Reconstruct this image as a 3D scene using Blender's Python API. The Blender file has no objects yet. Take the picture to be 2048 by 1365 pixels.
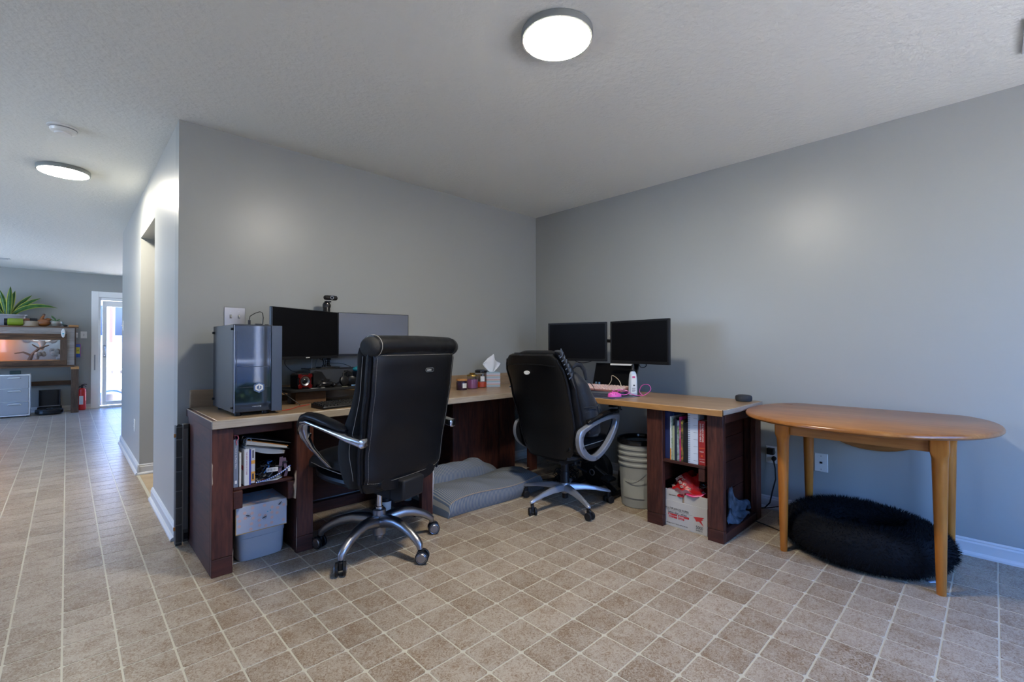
import bpy, math, random, bmesh
from mathutils import Vector, Matrix, Euler
random.seed(7)
SC = bpy.context.scene
COL = SC.collection
PI = math.pi
R = math.radians

# ------------------------------------------------------------------ camera
YAW, PITCH, ROLL = 0.8058, 0.0113, -0.0015
f0 = Vector((math.cos(YAW), math.sin(YAW), 0)); r0 = Vector((math.sin(YAW), -math.cos(YAW), 0)); zz = Vector((0, 0, 1))
fw = f0 * math.cos(PITCH) + zz * math.sin(PITCH); u0 = zz * math.cos(PITCH) - f0 * math.sin(PITCH)
rt = r0 * math.cos(ROLL) + u0 * math.sin(ROLL); up = u0 * math.cos(ROLL) - r0 * math.sin(ROLL)
cd = bpy.data.cameras.new('camera'); cam = bpy.data.objects.new('camera', cd); COL.objects.link(cam)
cam.matrix_world = Matrix(((rt.x, up.x, -fw.x, 0), (rt.y, up.y, -fw.y, 0), (rt.z, up.z, -fw.z, 1.1269), (0, 0, 0, 1)))
cd.sensor_width = 36; cd.lens = 927.4 / 2048 * 36; cd.clip_start = 0.05; cd.clip_end = 200
SC.camera = cam

# ------------------------------------------------------------------ world, sun, portals, exposure
WORLD_STRENGTH = 4.3
SUN = 29.0
LAMP = 66.0
EXPOSURE = 1.80
w = bpy.data.worlds.new('sky'); SC.world = w; w.use_nodes = True
nt = w.node_tree; nt.nodes.clear()
wo = nt.nodes.new('ShaderNodeOutputWorld'); bg = nt.nodes.new('ShaderNodeBackground')
tc = nt.nodes.new('ShaderNodeTexCoord'); sp = nt.nodes.new('ShaderNodeSeparateXYZ'); cr = nt.nodes.new('ShaderNodeValToRGB')
nt.links.new(tc.outputs['Generated'], sp.inputs[0]); nt.links.new(sp.outputs['Z'], cr.inputs[0])
cr.color_ramp.elements[0].position = 0.0; cr.color_ramp.elements[0].color = (0.55, 0.72, 1.0, 1)
cr.color_ramp.elements[1].position = 0.55; cr.color_ramp.elements[1].color = (0.07, 0.25, 0.90, 1)
e = cr.color_ramp.elements.new(0.16); e.color = (0.22, 0.47, 1.0, 1)
nt.links.new(cr.outputs[0], bg.inputs[0]); bg.inputs[1].default_value = WORLD_STRENGTH
nt.links.new(bg.outputs[0], wo.inputs[0])
sl = bpy.data.lights.new('sun', 'SUN'); so = bpy.data.objects.new('sun', sl); COL.objects.link(so)
sl.energy = SUN; sl.angle = R(0.6); sl.color = (1.0, 0.91, 0.76)
so.rotation_euler = Vector((-0.95, -0.06, -0.75)).to_track_quat('-Z', 'Y').to_euler(); so.location = (10, 0, 12)
def portal(name, loc, dirv, sx, sy):
    l = bpy.data.lights.new(name, 'AREA'); l.shape = 'RECTANGLE'; l.size = sx; l.size_y = sy
    l.cycles.is_portal = True
    o = bpy.data.objects.new(name, l); COL.objects.link(o); o.location = loc
    o.rotation_euler = Vector(dirv).to_track_quat('-Z', 'Z').to_euler()
portal('daylight_portal', (2.0, -1.66, 1.2), (0, 1, 0), 2.4, 1.7)
portal('daylight_portal', (1.37, 11.66, 1.03), (0, -1, 0), 1.9, 2.0)
portal('daylight_portal', (-1.9, -1.66, 1.5), (0, 1, 0), 1.0, 1.2)
portal('daylight_portal', (-3.46, 4.4, 1.45), (1, 0, 0), 1.8, 1.1)
portal('daylight_portal', (-3.46, 9.1, 1.25), (1, 0, 0), 2.2, 1.7)
vs = SC.view_settings
vs.view_transform = 'Standard'; vs.look = 'None'; vs.gamma = 1; vs.use_curve_mapping = False; vs.exposure = EXPOSURE
SC.cycles.use_denoising = True
SC.cycles.max_bounces = 9; SC.cycles.diffuse_bounces = 5; SC.cycles.glossy_bounces = 4; SC.cycles.transmission_bounces = 6
SC.cycles.sample_clamp_indirect = 6; SC.cycles.caustics_reflective = False; SC.cycles.caustics_refractive = False

# ------------------------------------------------------------------ mesh helpers
class MB:
    def __init__(s): s.v = []; s.f = []
    def add(s, vs, fs):
        n = len(s.v); s.v += [tuple(q) for q in vs]; s.f += [tuple(i + n for i in q) for q in fs]; return s
    def box(s, x0, x1, y0, y1, z0, z1):
        return s.add([(x0,y0,z0),(x1,y0,z0),(x1,y1,z0),(x0,y1,z0),(x0,y0,z1),(x1,y0,z1),(x1,y1,z1),(x0,y1,z1)],
                     [(0,3,2,1),(4,5,6,7),(0,1,5,4),(1,2,6,5),(2,3,7,6),(3,0,4,7)])
    def obox(s, c, d, rot=(0, 0, 0)):
        m = Euler(rot).to_matrix(); c = Vector(c)
        vs = [c + m @ Vector((a * d[0] / 2, b * d[1] / 2, k * d[2] / 2)) for k in (-1, 1) for a, b in ((-1,-1),(1,-1),(1,1),(-1,1))]
        return s.add(vs, [(0,3,2,1),(4,5,6,7),(0,1,5,4),(1,2,6,5),(2,3,7,6),(3,0,4,7)])
    def rings(s, rs, cap=True, closed=True):
        n = len(rs[0]); b = len(s.v); s.v += [tuple(p) for r in rs for p in r]
        for i in range(len(rs) - 1):
            for j in range(n if closed else n - 1):
                k = (j + 1) % n
                s.f.append((b+i*n+j, b+i*n+k, b+(i+1)*n+k, b+(i+1)*n+j))
        if cap:
            s.f.append(tuple(b + j for j in range(n))[::-1]); s.f.append(tuple(b + (len(rs)-1)*n + j for j in range(n)))
        return s
    def cyl(s, p0, p1, r0, r1=None, n=20, cap=True):
        r1 = r0 if r1 is None else r1; return s.tube([p0, p1], [r0, r1], n, cap)
    def tube(s, pts, r, n=10, cap=True, flat=1.0, closed=False):
        pts = [Vector(p) for p in pts]; m = len(pts); rr = r if isinstance(r, (list, tuple)) else [r] * m
        ts = []
        for i in range(m):
            if closed: t = pts[(i+1) % m] - pts[i-1]
            else: t = pts[min(i+1, m-1)] - pts[max(i-1, 0)]
            ts.append(t.normalized() if t.length > 1e-9 else Vector((0, 0, 1)))
        a = Vector((0, 0, 1)) if abs(ts[0].z) < .9 else Vector((1, 0, 0))
        a = (a - ts[0] * a.dot(ts[0])).normalized(); rs = []
        for i in range(m):
            a = a - ts[i] * a.dot(ts[i]); a.normalize(); b = ts[i].cross(a)
            rs.append([pts[i] + a * (rr[i] * flat * math.cos(2*PI*k/n)) + b * (rr[i] * math.sin(2*PI*k/n)) for k in range(n)])
        if closed: rs.append(rs[0]); cap = False
        return s.rings(rs, cap)
    def lathe(s, prof, c=(0, 0, 0), n=28, cap=True, sx=1, sy=1):
        rs = [[(c[0] + sx*r*math.cos(2*PI*k/n), c[1] + sy*r*math.sin(2*PI*k/n), c[2] + z) for k in range(n)] for r, z in prof]
        return s.rings(rs, cap)
    def prism(s, poly, a, b, ax='z'):
        def P(u, v, t): return {'z': (u, v, t), 'y': (u, t, v), 'x': (t, u, v)}[ax]
        n = len(poly); base = len(s.v)
        s.v += [P(u, v, a) for u, v in poly] + [P(u, v, b) for u, v in poly]
        s.f.append(tuple(base + i for i in range(n))[::-1]); s.f.append(tuple(base + n + i for i in range(n)))
        for i in range(n):
            j = (i + 1) % n; s.f.append((base+i, base+j, base+n+j, base+n+i))
        return s
    def grid(s, fn, nu, nv):
        b = len(s.v); s.v += [tuple(fn(i / nu, j / nv)) for i in range(nu+1) for j in range(nv+1)]
        for i in range(nu):
            for j in range(nv):
                q = b + i*(nv+1) + j; s.f.append((q, q+nv+1, q+nv+2, q+1))
        return s
    def ell(s, c, r, n=16, m=10, p=1.0):
        def sg(x, e): return math.copysign(abs(x) ** e, x)
        rs = []
        for i in range(m + 1):
            t = -PI/2 + PI * i / m; t = max(min(t, PI/2 - .02), -PI/2 + .02)
            rs.append([(c[0] + r[0]*sg(math.cos(t), p)*sg(math.cos(2*PI*k/n), p), c[1] + r[1]*sg(math.cos(t), p)*sg(math.sin(2*PI*k/n), p), c[2] + r[2]*sg(math.sin(t), p)) for k in range(n)])
        return s.rings(rs)
    def mesh(s, name):
        me = bpy.data.meshes.new(name); me.from_pydata(s.v, [], s.f); me.update()
        bm = bmesh.new(); bm.from_mesh(me); bmesh.ops.recalc_face_normals(bm, faces=bm.faces); bm.to_mesh(me); bm.free()
        return me

def obj(name, mb, m, parent=None, bevel=0, smooth=True, sub=0, loc=None, rot=None, label=None, seg=2, ang=35):
    me = mb if isinstance(mb, bpy.types.Mesh) else mb.mesh(name)
    o = bpy.data.objects.new(name, me); COL.objects.link(o)
    if m and not me.materials: me.materials.append(m)
    if parent: o.parent = parent
    if loc: o.location = loc
    if rot: o.rotation_euler = rot
    if bevel:
        b = o.modifiers.new('bevel', 'BEVEL'); b.width = bevel; b.segments = seg; b.limit_method = 'ANGLE'; b.angle_limit = R(30)
    if sub:
        q = o.modifiers.new('sub', 'SUBSURF'); q.levels = sub; q.render_levels = sub
    if smooth:
        me.polygons.foreach_set('use_smooth', [True] * len(me.polygons))
        if not sub:
            try: me.set_sharp_from_angle(angle=R(ang))
            except Exception: pass
    if label: o['label'] = label
    return o
def tag(o, label, cat, group=None):
    o['label'] = label; o['category'] = cat
    if group: o['group'] = group
    return o
def thing(name, label, cat, loc=(0, 0, 0), rz=0, group=None, rot=None):
    o = bpy.data.objects.new(name, None); COL.objects.link(o); o.location = loc
    o.rotation_euler = rot if rot else (0, 0, rz); o.empty_display_size = .05
    return tag(o, label, cat, group)
def struct(name, mb, m, bevel=0, smooth=False, parent=None):
    o = obj(name, mb, m, parent, bevel, smooth)
    if not parent: o['kind'] = 'structure'
    return o
def sup(cx, cy, w, d, z, n=24, p=2.6, rx=None):
    out = []
    for k in range(n):
        a = 2*PI*k/n; c, s_ = math.cos(a), math.sin(a)
        out.append((cx + w*math.copysign(abs(c)**(2/p), c), cy + d*math.copysign(abs(s_)**(2/p), s_), z))
    return out
def text(body, size, m, parent, loc, rot, ext=0.0003, align='LEFT', name='lettering', sx=1.0, shear=0):
    cu = bpy.data.curves.new('t', 'FONT'); cu.body = body; cu.size = size; cu.extrude = ext; cu.align_x = align; cu.shear = shear
    cu.resolution_u = 3
    o = bpy.data.objects.new('t', cu); COL.objects.link(o)
    bpy.context.view_layer.update()
    me = bpy.data.meshes.new_from_object(o.evaluated_get(bpy.context.evaluated_depsgraph_get()))
    bpy.data.objects.remove(o)
    t = bpy.data.objects.new(name, me); COL.objects.link(t); me.materials.clear(); me.materials.append(m)
    t.parent = parent; t.location = loc; t.rotation_euler = rot; t.scale = (sx, 1, 1)
    return t

# ------------------------------------------------------------------ materials
def mat(name, col, rough=.5, metal=0, spec=.5, var=None, bump=None, stretch=(1, 1, 1), coat=0, trans=0, emit=None, emits=0, sheen=0, world=False, alpha=1):
    m = bpy.data.materials.new(name); m.use_nodes = True; nt = m.node_tree; b = nt.nodes['Principled BSDF']
    c = tuple(col) + (1,)
    b.inputs['Base Color'].default_value = c; b.inputs['Roughness'].default_value = rough; b.inputs['Metallic'].default_value = metal
    b.inputs['Specular IOR Level'].default_value = spec; b.inputs['Coat Weight'].default_value = coat; b.inputs['Coat Roughness'].default_value = .15
    b.inputs['Transmission Weight'].default_value = trans; b.inputs['Sheen Weight'].default_value = sheen; b.inputs['Alpha'].default_value = alpha
    if emit: b.inputs['Emission Color'].default_value = tuple(emit) + (1,); b.inputs['Emission Strength'].default_value = emits
    if var or bump:
        if world:
            g = nt.nodes.new('ShaderNodeNewGeometry'); src = g.outputs['Position']
        else:
            t = nt.nodes.new('ShaderNodeTexCoord'); src = t.outputs['Object']
        mp = nt.nodes.new('ShaderNodeMapping'); mp.inputs['Scale'].default_value = stretch; nt.links.new(src, mp.inputs[0])
    if var:      # (scale, colour2, detail)
        n = nt.nodes.new('ShaderNodeTexNoise'); n.inputs['Scale'].default_value = var[0]; n.inputs['Detail'].default_value = var[2] if len(var) > 2 else 4
        nt.links.new(mp.outputs[0], n.inputs['Vector'])
        r = nt.nodes.new('ShaderNodeValToRGB'); r.color_ramp.elements[0].position = .35; r.color_ramp.elements[1].position = .65
        r.color_ramp.elements[0].color = c; r.color_ramp.elements[1].color = tuple(var[1]) + (1,)
        nt.links.new(n.outputs[0], r.inputs[0]); nt.links.new(r.outputs[0], b.inputs['Base Color'])
    if bump:     # (scale, strength, distance)
        n2 = nt.nodes.new('ShaderNodeTexNoise'); n2.inputs['Scale'].default_value = bump[0]; n2.inputs['Detail'].default_value = 5
        nt.links.new(mp.outputs[0], n2.inputs['Vector'])
        bb = nt.nodes.new('ShaderNodeBump'); bb.inputs['Strength'].default_value = bump[1]; bb.inputs['Distance'].default_value = bump[2] if len(bump) > 2 else .002
        nt.links.new(n2.outputs[0], bb.inputs['Height']); nt.links.new(bb.outputs[0], b.inputs['Normal'])
    return m
def wood(name, c1, c2, rough=.5, scale=9, axis='z', coat=0, c3=None):
    m = mat(name, c1, rough, coat=coat, spec=.35); nt = m.node_tree; b = nt.nodes['Principled BSDF']
    t = nt.nodes.new('ShaderNodeTexCoord'); mp = nt.nodes.new('ShaderNodeMapping')
    mp.inputs['Scale'].default_value = {'x': (.12, 1, 1), 'y': (1, .12, 1), 'z': (1, 1, .12)}[axis]
    oi = nt.nodes.new('ShaderNodeObjectInfo'); vm = nt.nodes.new('ShaderNodeVectorMath'); vm.operation = 'SCALE'
    cmb = nt.nodes.new('ShaderNodeCombineXYZ')
    for k in range(3): nt.links.new(oi.outputs['Random'], cmb.inputs[k])
    nt.links.new(cmb.outputs[0], vm.inputs[0]); vm.inputs['Scale'].default_value = 7
    ad = nt.nodes.new('ShaderNodeVectorMath'); ad.operation = 'ADD'
    nt.links.new(t.outputs['Object'], ad.inputs[0]); nt.links.new(vm.outputs[0], ad.inputs[1]); nt.links.new(ad.outputs[0], mp.inputs[0])
    n = nt.nodes.new('ShaderNodeTexNoise'); n.inputs['Scale'].default_value = scale; n.inputs['Detail'].default_value = 7; n.inputs['Distortion'].default_value = 1.2
    nt.links.new(mp.outputs[0], n.inputs['Vector'])
    n2 = nt.nodes.new('ShaderNodeTexNoise'); n2.inputs['Scale'].default_value = scale * 9; n2.inputs['Detail'].default_value = 3
    nt.links.new(mp.outputs[0], n2.inputs['Vector'])
    mx = nt.nodes.new('ShaderNodeMix'); mx.data_type = 'FLOAT'; mx.inputs['Factor'].default_value = .4
    nt.links.new(n.outputs[0], mx.inputs['A']); nt.links.new(n2.outputs[0], mx.inputs['B'])
    r = nt.nodes.new('ShaderNodeValToRGB'); r.color_ramp.elements[0].position = .38; r.color_ramp.elements[1].position = .62
    r.color_ramp.elements[0].color = tuple(c1) + (1,); r.color_ramp.elements[1].color = tuple(c2) + (1,)
    if c3: q = r.color_ramp.elements.new(.7); q.color = tuple(c3) + (1,)
    nt.links.new(mx.outputs['Result'], r.inputs[0]); nt.links.new(r.outputs[0], b.inputs['Base Color'])
    bb = nt.nodes.new('ShaderNodeBump'); bb.inputs['Strength'].default_value = .15; bb.inputs['Distance'].default_value = .001
    nt.links.new(n2.outputs[0], bb.inputs['Height']); nt.links.new(bb.outputs[0], b.inputs['Normal'])
    return m

M_wall = mat('wall_paint', (.335, .350, .335), .34, spec=.45, bump=(90, .10, .001), world=True)
M_wallH = mat('hall_wall_paint', (.40, .405, .38), .31, spec=.4, bump=(60, .10, .001), stretch=(1, 1, .25), world=True)
M_ceil = mat('ceiling_paint', (.72, .73, .69), .75, world=True, bump=(42, .75, .006), stretch=(1, 1, 1))
M_white = mat('white_trim_paint', (.62, .62, .60), .35)
M_plast_w = mat('white_plastic', (.70, .70, .67), .35)
M_black = mat('black_plastic', (.008, .008, .009), .38, spec=.35)
M_blackm = mat('matte_black_plastic', (.012, .012, .013), .6, spec=.3, bump=(300, .1))
M_blackg = mat('glossy_black_plastic', (.008, .008, .009), .15)
M_screen = mat('monitor_screen', (.004, .004, .005), .4, spec=.12)
M_leather = mat('black_leather', (.0065, .0068, .008), .36, spec=.28, bump=(160, .22, .001))
M_leather2 = mat('worn_black_leather', (.007, .007, .0075), .34, spec=.30, bump=(110, .2, .001))
M_mesh = mat('black_mesh_fabric', (.014, .014, .014), .8, bump=(500, .6, .002))
M_stitch = mat('grey_stitching', (.30, .28, .25), .7)
M_chrome = mat('chrome', (.50, .50, .51), .20, metal=1)
M_alu = mat('brushed_silver_metal', (.34, .34, .36), .34, metal=1)
M_silverpl = mat('silver_plastic', (.36, .38, .42), .33, metal=.55)
M_steel = mat('steel', (.45, .45, .47), .28, metal=1)
M_darkwood = wood('dark_stained_pine', (.032, .008, .005), (.105, .030, .016), .55, 10, 'z')
M_darkwoodY = wood('dark_stained_pine_along_y', (.032, .008, .005), (.075, .020, .011), .55, 10, 'y')
M_darkwoodX = wood('dark_stained_pine_along_x', (.032, .008, .005), (.075, .020, .011), .55, 10, 'x')
M_rawwood = wood('raw_splintered_wood', (.32, .22, .14), (.50, .38, .26), .8, 14, 'z')
M_lam = wood('tan_laminate', (.25, .165, .095), (.36, .255, .155), .30, 7, 'x', c3=(.42, .31, .20))
M_lamY = wood('tan_laminate_along_y', (.22, .135, .070), (.32, .21, .12), .36, 7, 'y', c3=(.37, .26, .16))
M_edge = wood('laminate_edge', (.29, .235, .175), (.41, .35, .275), .35, 10, 'x')
M_edgewood = wood('honey_wood_edge', (.28, .14, .045), (.40, .21, .075), .4, 10, 'y')
M_honey = wood('honey_oak', (.34, .11, .014), (.46, .17, .028), .30, 7, 'y', coat=.2)
M_honeyZ = wood('honey_oak_legs', (.34, .105, .012), (.46, .165, .025), .36, 7, 'z', coat=.1)
M_honeyT = wood('honey_oak_top', (.22, .075, .016), (.36, .145, .035), .28, 11, 'y', coat=.25, c3=(.44, .20, .06))
M_rustic = wood('dark_rustic_wood', (.045, .022, .010), (.15, .075, .035), .55, 9, 'x')
M_rusticZ = wood('dark_rustic_post_wood', (.045, .025, .014), (.11, .065, .04), .6, 9, 'z')
M_greywood = wood('grey_weathered_wood', (.20, .17, .15), (.33, .29, .26), .7, 8, 'x')
M_orangewood = wood('orange_pine', (.35, .15, .04), (.50, .25, .09), .5, 9, 'x')
M_grey = mat('grey_plastic', (.22, .22, .225), .45)
M_ggrey = mat('light_grey_plastic', (.36, .37, .39), .42)
M_paper = mat('white_paper', (.68, .68, .66), .7)
M_red = mat('red', (.55, .03, .03), .4)
def thin_glass(name, tint=(1, 1, 1)):
    m = bpy.data.materials.new(name); m.use_nodes = True; nt = m.node_tree; nt.nodes.clear()
    o = nt.nodes.new('ShaderNodeOutputMaterial'); mx = nt.nodes.new('ShaderNodeMixShader'); f = nt.nodes.new('ShaderNodeFresnel'); ge = nt.nodes.new('ShaderNodeNewGeometry'); ma = nt.nodes.new('ShaderNodeMath'); ma.operation = 'MULTIPLY_ADD'
    nt.links.new(ge.outputs['Backfacing'], ma.inputs[0]); ma.inputs[1].default_value = -.76; ma.inputs[2].default_value = 1.45; nt.links.new(ma.outputs[0], f.inputs[0])
    t = nt.nodes.new('ShaderNodeBsdfTransparent'); t.inputs[0].default_value = tint + (1,); g = nt.nodes.new('ShaderNodeBsdfGlossy'); g.inputs['Roughness'].default_value = .02
    nt.links.new(f.outputs[0], mx.inputs[0]); nt.links.new(t.outputs[0], mx.inputs[1]); nt.links.new(g.outputs[0], mx.inputs[2]); nt.links.new(mx.outputs[0], o.inputs[0])
    return m
GM = thin_glass('window_glass')

def tile_mat():
    m = mat('vinyl_tile', (.36, .27, .19), .32, spec=.45); nt = m.node_tree; b = nt.nodes['Principled BSDF']; L = nt.links
    g = nt.nodes.new('ShaderNodeNewGeometry'); oi = nt.nodes.new('ShaderNodeObjectInfo')
    ad = nt.nodes.new('ShaderNodeMath'); ad.operation = 'ADD'; L.new(g.outputs['Random Per Island'], ad.inputs[0]); L.new(oi.outputs['Random'], ad.inputs[1])
    fr = nt.nodes.new('ShaderNodeMath'); fr.operation = 'FRACT'; L.new(ad.outputs[0], fr.inputs[0])
    off = nt.nodes.new('ShaderNodeMath'); off.operation = 'MULTIPLY'; off.inputs[1].default_value = 31; L.new(fr.outputs[0], off.inputs[0])
    cb = nt.nodes.new('ShaderNodeCombineXYZ'); L.new(off.outputs[0], cb.inputs[2])
    va = nt.nodes.new('ShaderNodeVectorMath'); L.new(g.outputs['Position'], va.inputs[0]); L.new(cb.outputs[0], va.inputs[1])
    n = nt.nodes.new('ShaderNodeTexNoise'); n.inputs['Scale'].default_value = 75; n.inputs['Detail'].default_value = 4; n.inputs['Distortion'].default_value = 2.2; L.new(va.outputs[0], n.inputs['Vector'])
    n2 = nt.nodes.new('ShaderNodeTexNoise'); n2.inputs['Scale'].default_value = 14; n2.inputs['Detail'].default_value = 2; L.new(va.outputs[0], n2.inputs['Vector'])
    r1 = nt.nodes.new('ShaderNodeValToRGB'); E = r1.color_ramp.elements
    E[0].position = .40; E[0].color = (.262, .190, .122, 1); E[1].position = .66; E[1].color = (.40, .335, .25, 1)
    q = E.new(.30); q.color = (.20, .125, .068, 1)
    # push towards light or dark per tile and in soft patches
    s1 = nt.nodes.new('ShaderNodeMath'); s1.operation = 'MULTIPLY_ADD'; L.new(fr.outputs[0], s1.inputs[0]); s1.inputs[1].default_value = .11; s1.inputs[2].default_value = -.41
    s2 = nt.nodes.new('ShaderNodeMath'); s2.operation = 'MULTIPLY_ADD'; L.new(n2.outputs[0], s2.inputs[0]); s2.inputs[1].default_value = .40; L.new(s1.outputs[0], s2.inputs[2])
    s3 = nt.nodes.new('ShaderNodeMath'); s3.operation = 'MULTIPLY_ADD'; L.new(n.outputs[0], s3.inputs[0]); s3.inputs[1].default_value = 1.35; L.new(s2.outputs[0], s3.inputs[2])
    L.new(s3.outputs[0], r1.inputs[0])
    hsv = nt.nodes.new('ShaderNodeHueSaturation'); L.new(r1.outputs[0], hsv.inputs['Color']); hsv.inputs['Saturation'].default_value = 1.0
    vv = nt.nodes.new('ShaderNodeMath'); vv.operation = 'MULTIPLY_ADD'; L.new(fr.outputs[0], vv.inputs[0]); vv.inputs[1].default_value = .10; vv.inputs[2].default_value = .95
    L.new(vv.outputs[0], hsv.inputs['Value']); L.new(hsv.outputs[0], b.inputs['Base Color'])
    n3 = nt.nodes.new('ShaderNodeTexNoise'); n3.inputs['Scale'].default_value = 120; L.new(g.outputs['Position'], n3.inputs['Vector'])
    bb = nt.nodes.new('ShaderNodeBump'); bb.inputs['Strength'].default_value = .12; bb.inputs['Distance'].default_value = .001
    L.new(n3.outputs[0], bb.inputs['Height']); L.new(bb.outputs[0], b.inputs['Normal'])
    return m
M_tile = tile_mat()
M_grout = mat('cream_grout', (.52, .48, .36), .4)
M_floor2 = mat('yellowish_floor', (.42, .30, .17), .45, var=(8, (.5, .38, .23)), world=True)

XL, XR, YF, YB, H = -3.3, 3.524, -1.6, 11.45, 2.465
HX, WY = .468, 3.31
# floor
fl = struct('floor', MB().box(XL-.1, XR+.1, YF-.1, YB+.1, -.06, -.0014), M_grout)
T = .1524; GX, GY = 1.2137, 1.0657
G = .0063
tiles = []; rest = MB()
def inroom(cx, cy):
    if cx > HX and WY < cy < 7.25: return False
    return True
i0 = int(math.floor((XL-GX)/T)); i1 = int(math.ceil((XR-GX)/T)); j0 = int(math.floor((YF-GY)/T)); j1 = int(math.ceil((YB-GY)/T))
cand = []
for i in range(i0, i1):
    for j in range(j0, j1):
        cx, cy = GX + (i+.5)*T, GY + (j+.5)*T
        if not inroom(cx, cy): continue
        d = Vector((cx, cy, -1.127)); dep = d.dot(fw)
        vis = False
        if dep > .5:
            px = 1024 + 927.4*d.dot(rt)/dep; py = 682.5 - 927.4*d.dot(up)/dep
            vis = -20 < px < 2068 and py < 1400
            if cx > HX and cy > 2.75: vis = False
        cand.append((dep if vis else 1e9, cx, cy))
cand.sort()
def tile_v(cx, cy):
    x0, x1 = max(cx-T/2+G/2, XL), min(cx+T/2-G/2, XR); y0, y1 = max(cy-T/2+G/2, YF), min(cy+T/2-G/2, YB)
    return x0, x1, y0, y1
def tile_geo(mb, x0, x1, y0, y1):
    c = .004; z0, z1 = -.0014, 0.0; k = .007
    ring = lambda e, z: [(x0+e+k, y0+e, z), (x1-e-k, y0+e, z), (x1-e, y0+e+k, z), (x1-e, y1-e-k, z), (x1-e-k, y1-e, z), (x0+e+k, y1-e, z), (x0+e, y1-e-k, z), (x0+e, y0+e+k, z)]
    b = len(mb.v); mb.v += ring(0, z0) + ring(.0005, z1)
    for a in range(8):
        q = (a+1) % 8; mb.f.append((b+a, b+q, b+8+q, b+8+a))
    mb.f.append(tuple(b+8+a for a in range(8)))
tm = MB(); tile_geo(tm, -T/2+G/2, T/2-G/2, -T/2+G/2, T/2-G/2); tmesh = tm.mesh('tile'); tmesh.materials.append(M_tile)
for n, (d, cx, cy) in enumerate(cand):
    if n < 300 and cx + T/2 < XR and cy + T/2 < YB and (cy + T/2 < WY or cx < HX):
        o = bpy.data.objects.new('tile', tmesh); COL.objects.link(o); o.parent = fl; o.location = (cx, cy, 0)
    else:
        tile_geo(rest, *tile_v(cx, cy))
o = obj('tile_field', rest, M_tile, fl, smooth=False); o['kind'] = 'stuff'
struct('floor_side_hall', MB().box(HX+.13, 2.3, 4.2, 5.4, -.05, -.0010).box(HX, HX+.14, 4.33, 5.24, -.05, -.0010), M_floor2)
# ceiling
struct('ceiling', MB().box(XL-.1, XR+.1, YF-.1, YB+.1, H, H+.12), M_ceil)
# walls
struct('wall_back', MB().box(HX, XR+.1, WY, WY+.12, 0, H), M_wall)
struct('wall_right', MB().box(XR, XR+.12, YF-.1, YB+.1, 0, H), M_wall)
ADDED_LWS = [(3.5, 5.3, .95, 2.05), (8.0, 10.2, .4, 2.1)]  # both left windows are added out of view to let in daylight
wm = MB(); yy = YF-.1
for y0, y1, z0, z1 in ADDED_LWS:
    wm.box(XL-.12, XL, yy, y0, 0, H).box(XL-.12, XL, y0, y1, 0, z0).box(XL-.12, XL, y0, y1, z1, H); yy = y1
wm.box(XL-.12, XL, yy, YB+.1, 0, H); struct('wall_left', wm, M_wall)
for n_, (y0, y1, z0, z1) in enumerate(ADDED_LWS):  # frames and panes of the added daylight openings
    wl = struct('window_%d' % (n_+3), MB().box(XL, XL+.02, y0-.08, y1+.08, z1, z1+.09).box(XL, XL+.02, y0-.08, y1+.08, z0-.09, z0).box(XL, XL+.02, y0-.08, y0, z0, z1).box(XL, XL+.02, y1, y1+.08, z0, z1), M_white)
    obj('pane', MB().box(XL-.06, XL-.055, y0, y1, z0, z1), GM, wl)
struct('wall_hall', MB().box(HX, HX+.13, WY+.12, 4.33, 0, H).box(HX, HX+.13, 5.24, 7.12, 0, H).box(HX, HX+.13, 4.33, 5.24, 2.093, H), M_wallH)
struct('wall_side_hall', MB().box(HX+.13, 2.3, 5.24, 5.36, 0, H).box(2.3, 2.4, 4.2, 5.4, 0, H).box(HX+.13, 2.3, 4.1, 4.22, 0, H), M_wall)
struct('wall_hall_end', MB().box(HX+.13, XR, 7.0, 7.12, 0, H), M_wallH)
DX0, DX1, DZ = .42, 2.32, 2.04
struct('wall_far', MB().box(XL, DX0, YB, YB+.14, 0, H).box(DX1, XR, YB, YB+.14, 0, H).box(DX0, DX1, YB, YB+.14, DZ, H), M_wall)
WINS = [(.9, 3.1, .30, 2.10), (-2.4, -1.4, .9, 2.10)]  # second opening is added, unseen, to brighten the room
wm = MB().box(XL, -2.4, YF-.14, YF, 0, H).box(-1.4, .9, YF-.14, YF, 0, H).box(3.1, XR, YF-.14, YF, 0, H)
for x0, x1, z0, z1 in WINS: wm.box(x0, x1, YF-.14, YF, 0, z0).box(x0, x1, YF-.14, YF, z1, H)
struct('wall_front', wm, M_wall)
# front windows (behind the camera; the second is added for its light)
for n_, (x0, x1, z0, z1) in enumerate(WINS):
    wf = struct('window_%d' % (n_+1), MB().box(x0-.08, x1+.08, YF, YF+.02, z1, z1+.09).box(x0-.08, x0, YF, YF+.02, z0-.09, z1).box(x1, x1+.08, YF, YF+.02, z0-.09, z1).box(x0, x1, YF, YF+.03, z0-.09, z0), M_white, bevel=.004)
    fm = MB()
    for a in (x0, (x0+x1)/2-.025, x1-.05): fm.box(a, a+.05, YF-.1, YF-.05, z0, z1)
    for a in (z0, z1-.05): fm.box(x0, x1, YF-.1, YF-.05, a, a+.05)
    obj('window_frame', fm, M_white, wf, bevel=.004)
    for k in range(2):
        hw = (x1-x0-.15)/2; a = x0+.05+k*(hw+.05); obj('pane', MB().box(a, a+hw, YF-.077, YF-.073, z0+.05, z1-.05), GM, wf)
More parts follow.
